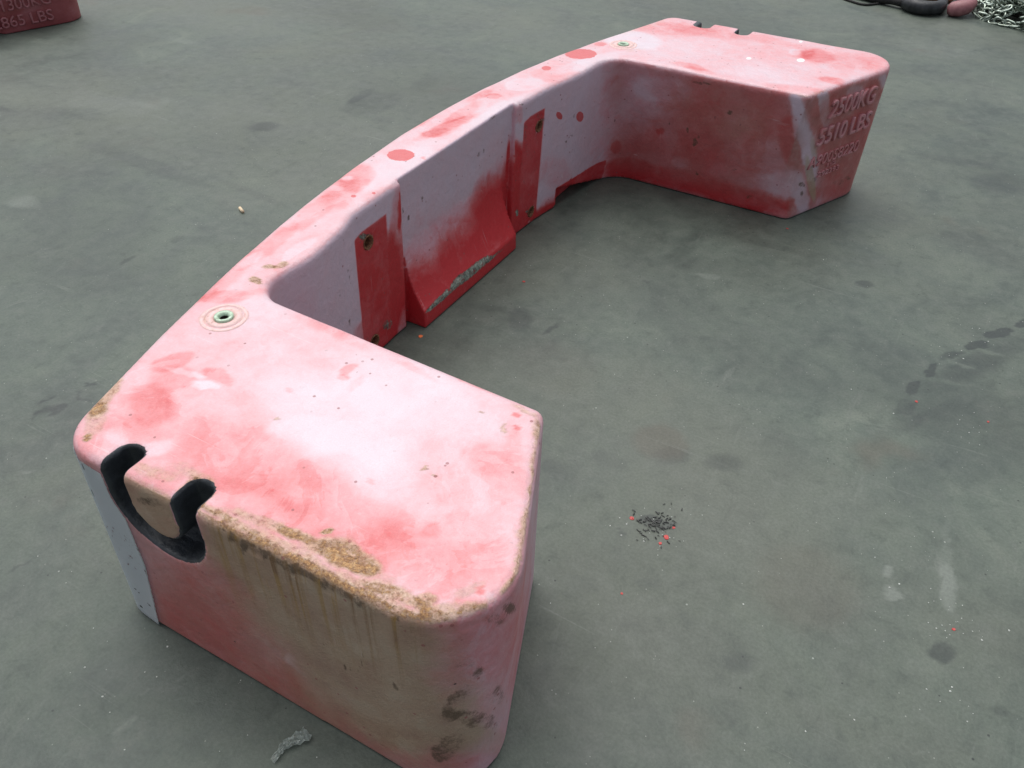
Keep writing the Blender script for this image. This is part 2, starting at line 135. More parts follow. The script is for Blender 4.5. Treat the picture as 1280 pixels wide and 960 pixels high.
WALL_RED = [(0.083,0.1028,4.6944,3.3516,-0.4785,-6.5891,0.9,0.7),(-0.0862,0.0351,3.8305,2.671,-0.0576,-7.0704,0.9,0.6),(-0.1539,0.1486,4.6483,3.2674,0.166,-6.794,0.6,0.7),
    (0.2388,0.2103,8.0767,0.0795,-2.7137,-6.3418,0.8,0.5),(0.1938,0.1537,8.4953,-0.0161,-4.3117,-9.4305,0.9,0.3),(0.3106,0.1271,16.9092,0.4734,-2.6854,-6.0033,1,0.3),
    (0.3063,0.2823,26.6228,0.7454,-9.8251,-25.1555,0.7,0.4),(-0.287,0.2192,24.4869,-3.1301,-2.4188,-4.5606,0.6,0.5),(-0.2592,0.3608,102.47,-12.8284,-7.04,-15.3977,0.8,0.4),
    (0.5824,-0.03,7.1368,4.9967,-5.3787,-24.3437,0.9,0.4),(0.513,0.1344,9.0246,0.7211,-7.4601,-18.0333,0.35,0.6),(0.756,0.0041,6.6997,5.6211,-5.9245,-35.0089,0.9,0.4),
    (-0.3235,0.1451,20.8681,-2.8124,-3.2819,-5.703,0.8,0.4),(0.0363,0.2013,5.8103,3.6731,-2.2803,-19.3919,0.3,0.6),(-0.4049,0.0845,9.7905,-1.5007,-18.079,-28.7234,0.9,0.5),
    (0.3029,0.4026,55.4064,1.5513,-10.6358,-30.6951,0.45,0.4),]
WALL_SPOT = [(0.6226,0.2841,45.5306,5.1123,-20.6466,-59.1485,1,0.05),(0.508,0.3241,77.0803,50.6289,-12.8403,-73.8788,0.8,0.1),(0.6068,0.3779,21.9093,-19.5932,-20.693,-43.0974,0.6,0.2),
    ]
WALL_BARE = [(-0.4053,0.3544,37.2527,-6.1333,-47.3202,-95.797,0.9,0.5),(-0.393,0.0545,59.9535,-8.942,-63.5309,-99.1679,0.6,0.4),(-0.3415,0.0623,47.5918,27.8806,-0.0225,-46.6458,0.7,0.6),
    (0.3529,0.289,57.2355,16.0997,-3.5248,-11.3985,0.42,0.8),(0.3369,0.2072,114.11,30.6657,-4.2314,-12.4696,0.4,0.8),(0.4077,0.3422,34.2384,1.9135,-14.5421,-40.953,0.5,0.5),
    (0.3169,0.0784,101.797,2.9759,-33.9073,-73.0414,1,0.3),(0.3828,0.0506,48.7299,2.2204,-55.2002,-119.167,0.8,0.4),(-0.4827,0.0927,7.6295,-1.3225,-53.3787,-82.0272,0.2,0.9),
    ]
WALL_DARK = [(-0.2325,0.3378,221.846,30.1192,-39.2394,-114.604,0.9,0.3),(-0.2093,0.305,195.12,-21.4523,-42.3694,-89.7068,0.8,0.3),(0.1146,0.3457,162.551,-3.8086,-42.8716,-108.498,0.8,0.3),
    (-0.1511,0.3336,142.346,-13.5339,-67.4286,-150.74,0.6,0.3),(0.1394,0.3475,160.331,-2.6829,-42.2304,-108.124,0.7,0.3),(0.5587,0.2237,124.314,11.6528,-71.3851,-189.32,0.9,0.3),
    (0.59,0.2331,91.8932,9.393,-70.0039,-189.222,0.9,0.3),(0.7853,0.3699,85.8644,13.6744,-47.5432,-156.263,1,0.3),(0.8808,0.2659,107.372,19.3483,-59.9918,-183.393,0.9,0.3),
    (-0.495,0.319,177.556,-33.2346,-84.9799,-158.584,0.7,0.3),(-0.4908,0.2957,234.041,-43.2755,-63.9756,-116.961,0.7,0.3),(-0.5085,0.1844,169.999,-31.3046,-53.2842,-87.2028,0.7,0.3),
    (-0.5363,0.2783,239.845,-47.0421,-88.509,-155.363,0.7,0.3),(0.2581,0.4362,22.6574,18.5676,-7.7674,-191.384,0.6,0.5),(0.1818,0.4269,35.7425,31.8499,4.9003,-230.081,0.7,0.4),
    (0.3023,0.4258,55.7637,1.5613,-74.1127,-219.265,0.9,0.4),(0.2951,0.3588,55.0154,1.4051,-5.0446,-13.8664,0.3,0.7),]
FLARE_BARE = [(-0.1195,0.0513,20.6955,14.3558,-1.1192,-101.545,0.8,0.5),(-0.0393,0.051,17.5092,12.2418,-2.8671,-60.9685,1,0.5),(0.0446,0.048,15.0068,11.0608,-2.7828,-59.5309,1,0.5),
    (0.1326,0.0369,17.8848,13.2373,-8.0874,-99.3053,0.8,0.5),(0.2065,0.0291,39.0591,26.0452,-17.6244,-104.14,0.9,0.5),(-0.2077,0.0482,35.0276,22.802,-1.9136,-156.188,0.8,0.5),
    (-0.166,0.0495,21.258,14.2657,-1.2022,-102.803,0.8,0.5),]
END_RED = [(0.1911,0.2342,5.5312,2.4505,-1.5946,-5.9426,0.55,0.8),(0.0547,0.3583,12.1918,5.073,-4.9392,-20.0627,0.3,0.6),(0.2468,0.3742,22.9971,11.088,-7.6457,-33.1056,0.4,0.5),
    (0.1978,0.0672,4.8071,0.7861,-7.1636,-17.7707,0.3,0.8),(0.3552,0.2974,46.5461,35.1,-2.3507,-15.8071,0.5,0.5),(0.1445,0.3856,19.9066,8.9557,-9.4916,-40.5693,-0.5,0.5),
    (0.2817,0.3911,45.789,22.7364,-8.9874,-39.9473,-0.35,0.5),(-0.0036,0.3846,38.0151,22.6569,-2.0927,-12.8866,-0.75,0.4),(-0.0091,0.2369,32.9157,19.9584,-1.5294,-8.73,-0.7,0.5),
    (0.0164,0.0818,31.9348,18.617,-2.2802,-10.87,-0.5,0.6),(0.3169,0.2004,38.883,27.7802,-2.8594,-16.7438,-0.15,0.6),]
END_TAN = [(0.0446,0.1282,51.044,30.7345,-2.1907,-11.0732,0.7,0.5),(0.0179,0.2293,65.3575,40.1561,-3.1168,-17.7247,0.5,0.6),(0.314,-0.0434,5.6684,4.4909,-10.0087,-71.3464,0.4,0.6),
    ]
END_DARK = [(0.0061,0.1209,60.6822,22.5087,-28.2494,-91.1169,0.8,0.4),(0.0188,0.0866,120.384,44.6536,-28.4473,-89.5161,0.8,0.3),(0.2053,0.0706,30.8623,26.0481,-5.9541,-73.6045,0.6,0.4),
    (0.2534,0.0731,55.1552,24.2845,-35.1099,-115.843,0.6,0.4),(0.0682,0.121,118.946,46.3885,-27.6191,-90.5076,0.6,0.3),(0.3287,-0.0029,38.733,29.8238,-23.2614,-148.593,0.8,0.5),
    ]
ENDN_RED = [(0.0165,0.2112,8.0059,0.3972,-10.8805,-7.2914,0.15,0.7),(0.1439,0.1611,12.6912,1.4309,-9.3386,-6.9962,0.15,0.8),]
ENDN_TAN = [(-0.0889,0.4218,7.8419,-0.0445,-57.7888,-40.9515,0.2,0.7),(-0.1501,0.3152,7.9772,-0.31,-13.7706,-7.9349,0.35,0.7),(-0.1239,0.1606,6.0699,-0.1372,-40.3619,-21.1186,0.4,0.7),
    ]
ENDN_DARK = [(-0.0453,0.3783,50.1436,0.9653,-95.4948,-68.9394,0.8,0.3),(-0.0707,0.3872,52.1642,0.2521,-98.8877,-69.4278,0.6,0.4),(-0.1081,0.3231,52.87,-0.8413,-58.5825,-36.4189,0.5,0.4),
    (-0.0698,0.1979,46.935,0.2268,-54.6717,-32.1095,0.5,0.4),(-0.0904,0.1558,34.9369,-0.1981,-65.0876,-35.7474,0.6,0.4),(-0.2245,0.409,15.2917,-1.2842,-70.3806,-39.0286,0.3,0.5),
    ]
# ---------------------------------------------------------------- helpers
def tag(o, label=None, cat=None, group=None, kind=None):
    for k, v in (('label', label), ('category', cat), ('group', group), ('kind', kind)):
        if v: o[k] = v
    return o
def link(name, me, mat=None, parent=None, smooth=False):
    o = bpy.data.objects.new(name, me); COL.objects.link(o)
    if mat and not me.materials: me.materials.append(mat)
    if parent: o.parent = parent
    if smooth: me.polygons.foreach_set('use_smooth', [True]*len(me.polygons))
    return o
def from_bm(name, bm, mat=None, parent=None, smooth=False):
    me = bpy.data.meshes.new(name); bm.normal_update(); bm.to_mesh(me); bm.free(); return link(name, me, mat, parent, smooth)
def empty(name, loc, rz=0):
    o = bpy.data.objects.new(name, None); COL.objects.link(o); o.location = loc; o.rotation_euler = (0, 0, rz); o.empty_display_size = .1; return o
def mesh_from(V, Fq, name):
    me = bpy.data.meshes.new(name); me.vertices.add(len(V)); me.vertices.foreach_set('co', np.asarray(V, np.float32).ravel())
    n = len(Fq); me.loops.add(4*n); me.loops.foreach_set('vertex_index', np.asarray(Fq, np.int32).ravel())
    me.polygons.add(n); me.polygons.foreach_set('loop_start', np.arange(0, 4*n, 4, dtype=np.int32))
    try: me.polygons.foreach_set('loop_total', np.full(n, 4, np.int32))
    except Exception: pass
    me.update(calc_edges=True); me.validate(); return me
rng = np.random.RandomState(5)
LAT = rng.rand(32, 32, 32).astype(np.float32)*2-1
def vnoise(P, scale, off=0.0):                       # value noise on points (n,3)
    Q = np.asarray(P, np.float64)*scale+off+100; i = np.floor(Q).astype(int); t = Q-i; t = t*t*(3-2*t); r = 0
    for a in (0, 1):
        for b in (0, 1):
            for c in (0, 1):
                w = (t[:, 0] if a else 1-t[:, 0])*(t[:, 1] if b else 1-t[:, 1])*(t[:, 2] if c else 1-t[:, 2])
                r = r+w*LAT[(i[:, 0]+a) % 32, (i[:, 1]+b) % 32, (i[:, 2]+c) % 32]
    return r
def fbm(P, s, o=0.0): return (vnoise(P, s, o)+.5*vnoise(P, s*2.1, o+3)+.25*vnoise(P, s*4.3, o+7))/1.75
def spots(u, v, table, hard=None):
    # hard=None: all; True: only crisp-edged; False: only soft-edged
    r = np.zeros(len(u))
    for (cx, cy, a, b, c, d, st, so) in table:
        if hard is not None and (so <= .16) != hard: continue
        du = u-cx; dv = v-cy
        D = np.sqrt((a*du+b*dv)**2+(c*du+d*dv)**2)
        if hard: t = np.clip(1.5-D, 0, 1)*np.sign(st)*1.0; r = np.where(np.abs(t) > np.abs(r), t, r); continue
        w = max(so, .12)*1.1; t = np.clip((1+w*.5-D)/w, 0, 1); t = t*t*(3-2*t); r = r+st*t
    return r
# ---------------------------------------------------------------- shader helpers
class NT:
    def __init__(s, name):
        s.m = bpy.data.materials.new(name); s.m.use_nodes = True; s.t = s.m.node_tree; s.b = s.t.nodes['Principled BSDF']
        s.tc = s.t.nodes.new('ShaderNodeTexCoord').outputs['Object']
    def n(s, typ, **k):
        x = s.t.nodes.new(typ)
        for a, v in k.items(): setattr(x, a, v)
        return x
    def l(s, a, b): s.t.links.new(a, b)
    def put(s, sock, v):
        if hasattr(v, 'links'): s.l(v, sock)
        else: sock.default_value = v
    def math(s, op, a, b=0.0, c=None, clamp=False):
        x = s.n('ShaderNodeMath', operation=op, use_clamp=clamp); s.put(x.inputs[0], a); s.put(x.inputs[1], b)
        if c is not None: s.put(x.inputs[2], c)
        return x.outputs[0]
    def noise(s, scale, detail=4, rough=.55, vec=None, dist=0.0):
        x = s.n('ShaderNodeTexNoise'); x.inputs['Scale'].default_value = scale; x.inputs['Detail'].default_value = detail
        x.inputs['Roughness'].default_value = rough; x.inputs['Distortion'].default_value = dist; s.l(vec or s.tc, x.inputs['Vector']); return x.outputs[0]
    def voro(s, scale, vec=None, rand=1.0):
        x = s.n('ShaderNodeTexVoronoi'); x.inputs['Scale'].default_value = scale; x.inputs['Randomness'].default_value = rand; s.l(vec or s.tc, x.inputs['Vector']); return x
    def scaled(s, v):
        x = s.n('ShaderNodeMapping'); x.inputs['Scale'].default_value = v; s.l(s.tc, x.inputs['Vector']); return x.outputs[0]
    def step(s, v, lo, hi, a=0.0, b=1.0):
        x = s.n('ShaderNodeMapRange', interpolation_type='SMOOTHSTEP'); s.put(x.inputs['Value'], v)
        for i, q in ((1, lo), (2, hi), (3, a), (4, b)): s.put(x.inputs[i], q)
        return x.outputs[0]
    def mix(s, f, a, b):
        x = s.n('ShaderNodeMix', data_type='RGBA'); s.put(x.inputs[0], f); s.put(x.inputs[6], a if hasattr(a, 'links') else (*a, 1)); s.put(x.inputs[7], b if hasattr(b, 'links') else (*b, 1)); return x.outputs[2]
    def ramp(s, v, stops):
        x = s.n('ShaderNodeValToRGB'); s.put(x.inputs[0], v); e = x.color_ramp.elements
        while len(e) < len(stops): e.new(.5)
        for q, (p, c) in zip(e, stops): q.position = p; q.color = (*c, 1)
        return x.outputs[0]
    def attr(s, name):
        x = s.n('ShaderNodeAttribute', attribute_name=name); return x.outputs['Fac']
    def bump(s, h, strength, dist):
        x = s.n('ShaderNodeBump'); x.inputs['Strength'].default_value = strength; x.inputs['Distance'].default_value = dist; s.put(x.inputs['Height'], h); s.l(x.outputs[0], s.b.inputs['Normal']); return x
    def col(s, c): s.put(s.b.inputs['Base Color'], c if hasattr(c, 'links') else (*c, 1))
    def rough(s, v): s.put(s.b.inputs['Roughness'], v)
# ---------------------------------------------------------------- materials
def paint_material():
    m = NT('weathered_red_paint')
    red = m.attr('p_red'); spot = m.attr('p_spot'); tan = m.attr('p_tan'); dark = m.attr('p_dark'); blk = m.attr('p_black'); bare = m.attr('p_bare')
    n1 = m.noise(7, 4, .55, dist=.6); n2 = m.noise(26, 5, .6, dist=.3); n3 = m.noise(110, 5, .65); n4 = m.noise(420, 3, .6)
    # washed-out fronts with a crisp drying line
    wsh = m.step(m.noise(6.5, 6, .62, dist=1.1), .495, .52)
    wsh2 = m.step(m.noise(11, 3, .5, dist=1.0), .55, .57)
    r = m.math('ADD', red, m.math('MULTIPLY', m.math('SUBTRACT', n1, .5), .34))
    r = m.math('ADD', r, m.math('MULTIPLY', m.math('SUBTRACT', n2, .5), .26))
    r = m.math('ADD', r, m.math('MULTIPLY', m.math('SUBTRACT', n3, .5), .20))
    gate = m.step(red, .26, .42)
    r = m.math('ADD', r, m.math('MULTIPLY', gate, m.math('MULTIPLY', m.math('SUBTRACT', wsh, .5), .085)))
    r = m.math('ADD', r, m.math('MULTIPLY', m.math('SUBTRACT', wsh2, .35), .035))
    sp = m.step(m.math('ADD', spot, m.math('MULTIPLY', m.math('SUBTRACT', n3, .5), .34)), .46, .54)
    sn = m.step(spot, -.54, -.46, 1.0, 0.0)
    r = m.math('MAXIMUM', r, m.math('MULTIPLY', sp, .76))
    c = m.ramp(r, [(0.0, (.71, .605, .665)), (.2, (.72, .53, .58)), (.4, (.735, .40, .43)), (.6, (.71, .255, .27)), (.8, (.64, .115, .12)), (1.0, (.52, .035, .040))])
    c_shade = m.ramp(r, [(0.0, (.66, .53, .63)), (.2, (.68, .49, .57)), (.4, (.68, .35, .41)), (.6, (.62, .19, .21)), (.8, (.57, .080, .09)), (1.0, (.53, .028, .036))])  # darker ramp for side faces, their shade put into the paint colour
    c = m.mix(m.attr('p_side'), c, c_shade)
    c = m.mix(sn, c, (.93, .90, .92))
    # small random red freckles and dark pits
    v = m.voro(95); vc = m.math('FRACT', m.math('MULTIPLY', m.n('ShaderNodeSeparateColor').outputs[0] if False else v.outputs['Distance'], 1.0))
    sc = m.n('ShaderNodeSeparateColor'); m.l(v.outputs['Color'], sc.inputs[0])
    keep = m.step(sc.outputs[0], .975, .98); pit = m.math('MULTIPLY', keep, m.step(v.outputs['Distance'], .22, .12 if False else .30, 1.0, 0.0))
    du = m.math('MULTIPLY', m.attr('p_dust'), m.step(m.noise(9, 5, .65), .25, .6, .55, 1.0))
    c = m.mix(du, c, m.ramp(m.noise(24, 5, .65), [(.3, (.34, .12, .11)), (.55, (.42, .17, .16)), (.75, (.48, .27, .265))]))
    # tan / cream wear
    side = m.attr('p_side')
    t = m.math('ADD', tan, m.math('MULTIPLY', m.math('SUBTRACT', m.noise(45, 8, .8), .5), m.math('SUBTRACT', 1.35, m.math('MULTIPLY', side, .9))))
    t = m.step(t, .10, .95)
    tcol = m.ramp(m.noise(95, 7, .8), [(.28, (.13, .075, .045)), (.40, (.38, .22, .12)), (.50, (.62, .42, .28)), (.66, (.76, .60, .44))])
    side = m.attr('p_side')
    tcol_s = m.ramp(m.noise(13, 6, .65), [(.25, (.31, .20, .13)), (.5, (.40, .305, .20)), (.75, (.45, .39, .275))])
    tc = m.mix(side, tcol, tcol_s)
    c = m.mix(m.math('MULTIPLY', t, .84), c, tc)
    # heavy rust crust where the wear is strongest
    crust = m.math('MULTIPLY', m.step(m.math('ADD', tan, m.math('MULTIPLY', m.math('SUBTRACT', m.noise(120, 7, .9), .5), 2.6)), .80, 1.2), m.math('SUBTRACT', 1.0, side))
    c = m.mix(crust, c, m.ramp(m.noise(140, 7, .85), [(.34, (.06, .045, .035)), (.46, (.38, .19, .08)), (.56, (.66, .40, .18)), (.68, (.78, .66, .50))]))
    # grime
    d = m.math('ADD', dark, m.math('MULTIPLY', m.math('SUBTRACT', m.noise(38, 8, .85), .5), 2.4))
    d = m.math('MULTIPLY', m.step(d, .40, .95), m.step(dark, .02, .2))
    c = m.mix(m.math('MULTIPLY', d, .82), c, (.10, .065, .04))
    # run-off streaks below the worn edge
    st = m.noise(1.0, 5, .7, vec=m.scaled((80, 80, 1.6)))
    stm = m.math('MULTIPLY', m.attr('p_streak'), m.step(st, .46, .66))
    c = m.mix(m.math('MULTIPLY', stm, .85), c, m.ramp(m.noise(14, 3), [(.4, (.20, .10, .035)), (.6, (.36, .21, .05))]))
    # fine dark ticks on the sides
    tk = m.voro(1.0, m.scaled((34, 34, 15))); ts = m.n('ShaderNodeSeparateColor'); m.l(tk.outputs['Color'], ts.inputs[0])
    tick = m.math('MULTIPLY', m.math('MULTIPLY', m.step(ts.outputs[1], .93, .935), m.step(tk.outputs['Distance'], .07, .12, 1.0, 0.0)), m.step(m.noise(300, 2), .42, .5))
    c = m.mix(m.math('MULTIPLY', tick, m.math('ADD', m.math('MULTIPLY', side, .6), .15)), c, (.09, .05, .05))
    c = m.mix(m.math('MULTIPLY', pit, .7), c, (.30, .09, .09))
    v3 = m.voro(28); s3 = m.n('ShaderNodeSeparateColor'); m.l(v3.outputs['Color'], s3.inputs[0])
    p3 = m.math('MULTIPLY', m.step(s3.outputs[2], .955, .96), m.step(v3.outputs['Distance'], .045, .075, 1.0, 0.0))
    c = m.mix(m.math('MULTIPLY', p3, .85), c, (.06, .04, .04))
    # bare greenish metal
    b = m.math('MULTIPLY', m.step(m.math('ADD', bare, m.math('MULTIPLY', m.math('SUBTRACT', m.noise(55, 8, .95), .5), 3.6)), .60, .85), m.step(bare, .03, .2))
    c = m.mix(b, c, m.ramp(m.noise(60, 8, .85), [(.38, (.03, .03, .025)), (.48, (.16, .19, .16)), (.68, (.55, .62, .52))]))
    # hairline scratches
    for sv, th in (((6, 260, 6), .70), ((230, 9, 9), .72)):
        mp = m.n('ShaderNodeMapping'); mp.inputs['Rotation'].default_value = (0, 0, .5); mp.inputs['Scale'].default_value = sv; m.l(m.tc, mp.inputs['Vector'])
        q = m.math('MULTIPLY', m.step(m.noise(1, 2, .5, vec=mp.outputs[0]), th, th+.03), m.step(m.noise(6, 3), .48, .62)); c = m.mix(m.math('MULTIPLY', q, .4), c, (.80, .62, .64))
    # black groove
    k = m.step(m.math('ADD', blk, m.math('MULTIPLY', m.math('SUBTRACT', n3, .5), .25)), .40, .55)
    c = m.mix(k, c, m.ramp(m.noise(30, 5, .6), [(.3, (.018, .020, .023)), (.7, (.05, .058, .068))]))
    hs = m.n('ShaderNodeHueSaturation'); hs.inputs['Value'].default_value = 1; m.l(c, hs.inputs['Color'])
    m.put(hs.inputs['Value'], m.step(n4, .2, .8, .93, 1.05))
    m.col(hs.outputs[0])
    rg = m.step(n2, .3, .7, .34, .50); rg = m.math('ADD', rg, m.math('MULTIPLY', t, .25)); rg = m.math('ADD', rg, m.math('MULTIPLY', side, .06))
    rg = m.math('SUBTRACT', m.math('ADD', rg, m.math('MULTIPLY', d, .2)), m.math('MULTIPLY', k, .12)); m.rough(m.math('MAXIMUM', rg, .25)); m.b.inputs['Specular IOR Level'].default_value = .5
    h = m.math('ADD', m.math('MULTIPLY', n2, 1.0), m.math('MULTIPLY', n3, .35)); h = m.math('ADD', h, m.math('MULTIPLY', n4, .12))
    h = m.math('ADD', h, m.math('MULTIPLY', m.math('MULTIPLY', t, m.noise(190, 5, .8)), .8)); h = m.math('SUBTRACT', h, m.math('MULTIPLY', p3, .6))
    h = m.math('ADD', h, m.math('MULTIPLY', crust, .7))
    h = m.math('SUBTRACT', h, m.math('MULTIPLY', b, .5))
    m.bump(h, .65, .0045)
    return m.m
def simple(name, stops, scale, rough=.5, metal=0.0, bump=.3, dist=.002, spec=.5):
    m = NT(name); m.col(m.ramp(m.noise(scale, 6, .65), stops)); m.rough(m.step(m.noise(scale*2.3, 4), .3, .7, max(rough-.08, .05), rough+.1))
    m.b.inputs['Metallic'].default_value = metal; m.b.inputs['Specular IOR Level'].default_value = spec; m.bump(m.noise(scale*4, 5, .7), bump, dist); return m.m
M_PAINT = paint_material()
M_LETTER = simple('raised_letter_paint', [(.3, (.42, .13, .15)), (.7, (.62, .30, .34))], 60, .4)
M_DULLRED = simple('dull_red_paint', [(.3, (.23, .045, .048)), (.55, (.30, .075, .082)), (.7, (.35, .12, .135))], 9, .45, bump=.3)
M_DULLLET = simple('dull_red_letter_paint', [(.3, (.33, .11, .12)), (.7, (.42, .17, .19))], 60, .38)
M_BRASS = simple('pale_green_patina', [(.3, (.22, .30, .18)), (.48, (.42, .56, .42)), (.7, (.62, .76, .62))], 140, .45, .2)
M_RUST = simple('rusty_insert', [(.3, (.06, .03, .02)), (.55, (.22, .09, .04)), (.72, (.38, .22, .10))], 160, .7)
M_HOLE = simple('hole_dark', [(.3, (.012, .01, .008)), (.7, (.03, .022, .018))], 60, .9)
M_DIRTRING = simple('cream_dirt_ring', [(.32, (.50, .30, .26)), (.42, (.78, .52, .49)), (.7, (.84, .62, .62))], 90, .6)
M_INK = simple('black_ink', [(.4, (.02, .015, .015)), (.6, (.05, .035, .03))], 200, .6)
M_GALV = simple('galvanised_steel', [(.3, (.16, .17, .12)), (.5, (.36, .42, .36)), (.7, (.62, .70, .64))], 25, .3, .85)
M_DARKSTEEL = simple('dark_greased_steel', [(.3, (.012, .013, .015)), (.6, (.04, .043, .048)), (.75, (.07, .06, .055))], 30, .45, .3)
M_WEB = simple('black_webbing', [(.3, (.012, .012, .013)), (.7, (.03, .028, .027))], 80, .8)
M_HOOKRED = simple('worn_red_casting', [(.3, (.20, .07, .08)), (.7, (.38, .17, .18))], 25, .5)
M_FLAKE = simple('red_paint_flake', [(.3, (.42, .03, .03)), (.7, (.60, .08, .07))], 60, .5)
M_ORANGE = simple('orange_chip_paint', [(.3, (.8, .16, .05)), (.7, (.9, .25, .08))], 60, .5)
M_GRIT = simple('pale_grit', [(.3, (.35, .37, .35)), (.7, (.65, .68, .64))], 40, .5)
M_SWARF = simple('black_swarf', [(.3, (.025, .027, .026)), (.7, (.09, .095, .09))], 40, .6)
M_BUTT = simple('cream_paper', [(.3, (.70, .50, .28)), (.7, (.82, .72, .55))], 60, .7)
def film_material():
    m = NT('crumpled_clear_film'); m.col((.62, .68, .64)); m.rough(.22); m.b.inputs['Transmission Weight'].default_value = .35; m.b.inputs['Alpha'].default_value = .75; m.bump(m.noise(90, 4), .5, .003); return m.m
M_FILM = film_material()
def tape_material():
    m = NT('worn_reflective_tape')
    w = m.attr('p_wear'); n = m.noise(130, 5, .75, vec=m.scaled((1.0, 1.0, .45)))
    f = m.math('MULTIPLY', m.step(m.math('ADD', w, m.math('MULTIPLY', m.math('SUBTRACT', n, .5), 1.6)), .55, .68), m.step(w, .02, .15))
    c = m.ramp(m.noise(30, 4), [(.3, (.84, .93, .96)), (.7, (.87, .95, .98))])
    c = m.mix(f, c, m.ramp(m.noise(40, 2), [(.4, (.22, .05, .06)), (.6, (.34, .28, .33))]))
    k = m.attr('p_tear'); kk = m.step(m.math('ADD', k, m.math('MULTIPLY', m.math('SUBTRACT', m.noise(160, 3), .5), .8)), .5, .6)
    c = m.mix(kk, c, (.04, .05, .06)); m.col(c); m.rough(.42); m.bump(m.math('SUBTRACT', m.noise(60, 4), m.math('MULTIPLY', f, .5)), .3, .002); return m.m
M_TAPE = tape_material()
def floor_material():
    m = NT('stained_concrete')
    mk = m.attr('mark'); w2 = m.scaled((1, 1, 0))
    big = m.noise(.9, 5, .6, vec=w2, dist=.5); mid = m.noise(3.6, 6, .65, vec=w2, dist=.8); fine = m.noise(22, 6, .7, vec=w2, dist=.3); vf = m.noise(160, 4, .7, vec=w2)
    c = m.ramp(mid, [(.25, (.046, .063, .055)), (.45, (.079, .102, .086)), (.6, (.105, .131, .108)), (.78, (.160, .185, .153))])
    c = m.mix(m.step(big, .40, .66, 0.0, .5), c, (.098, .106, .084))
    bl = m.step(m.noise(2.3, 4, .6, vec=m.scaled((1, 1, 3)), dist=.4), .52, .72, 0.0, .5)
    c = m.mix(bl, c, (.062, .078, .072))
    c = m.mix(m.step(fine, .42, .72, 0.0, .45), c, (.135, .152, .132)); c = m.mix(m.step(fine, .48, .28, 0.0, .5), c, (.050, .062, .056))
    # scuffs
    sc = m.noise(1, 5, .7, vec=m.n('ShaderNodeMapping').outputs[0]) if False else m.noise(5, 5, .75, vec=m.scaled((2.6, .55, 1)), dist=.7)
    c = m.mix(m.step(sc, .60, .72, 0.0, .4), c, (.15, .168, .148)); 
    sc2 = m.noise(6, 5, .75, vec=m.scaled((.5, 1.9, 1)), dist=1.2)
    c = m.mix(m.step(sc2, .62, .76, 0.0, .6), c, (.042, .052, .05))
    br = m.noise(2.8, 3, .5, vec=w2); c = m.mix(m.step(br, .64, .76, 0.0, .4), c, (.10, .082, .062))
    # individual marks
    e = m.math('MULTIPLY', m.math('SUBTRACT', m.noise(34, 6, .75, vec=w2), .5), .34)
    dk = m.math('MULTIPLY', m.step(mk, .01, .10), m.step(m.math('ADD', mk, e), .02, .7)); lt = m.math('MULTIPLY', m.step(mk, -.15, -.02, 1.0, 0.0), m.step(m.math('ADD', mk, e), -.62, -.05, 1.0, 0.0))
    c = m.mix(m.math('MULTIPLY', dk, .68), c, (.024, .031, .034)); c = m.mix(m.math('MULTIPLY', lt, .62), c, (.20, .225, .20))
    bn = m.attr('brown'); c = m.mix(m.math('MULTIPLY', m.step(m.math('ADD', bn, e), .1, .9), .38), c, (.095, .065, .048))
    # pin-prick specks
    for scl, thr, rad, colr in ((38, .95, .055, (.30, .33, .30)), (60, .955, .10, (.03, .035, .035)), (110, .95, .10, (.30, .32, .29))):
        v = m.voro(scl, vec=w2); s = m.n('ShaderNodeSeparateColor'); m.l(v.outputs['Color'], s.inputs[0])
        f = m.math('MULTIPLY', m.step(s.outputs[0], thr, thr+.004), m.step(v.outputs['Distance'], rad, rad*1.6, 1.0, 0.0)); c = m.mix(m.math('MULTIPLY', f, .85), c, colr)
    for sv, rz_, th in (((1.2, 60, 1), .35, .66), ((1.5, 80, 1), 1.2, .68), ((2, 45, 1), -.5, .68)):
        mp = m.n('ShaderNodeMapping'); mp.inputs['Rotation'].default_value = (0, 0, rz_); mp.inputs['Scale'].default_value = sv; m.l(w2, mp.inputs['Vector'])
        q = m.math('MULTIPLY', m.step(m.noise(1, 3, .6, vec=mp.outputs[0], dist=.6), th, th+.05), m.step(m.noise(2.2, 3, .6, vec=w2), .50, .62)); c = m.mix(m.math('MULTIPLY', q, .35), c, (.19, .21, .185))
    bv = m.noise(.75, 3, .5, vec=m.scaled((1, 1.6, 0))); c = m.mix(m.step(bv, .35, .5, .28, 0.0), c, (.045, .056, .05)); c = m.mix(m.step(bv, .5, .68, 0.0, .3), c, (.15, .165, .135))
    hs = m.n('ShaderNodeHueSaturation'); m.l(c, hs.inputs['Color']); m.put(hs.inputs['Value'], m.step(vf, .25, .75, .86, 1.14)); m.col(hs.outputs[0])
    m.rough(m.step(mid, .3, .7, .42, .62)); m.b.inputs['Specular IOR Level'].default_value = .38
    m.bump(m.math('ADD', m.math('MULTIPLY', fine, .5), m.math('ADD', m.math('MULTIPLY', vf, .15), m.math('MULTIPLY', mid, 1.0))), .4, .007); return m.m
M_FLOOR = floor_material()
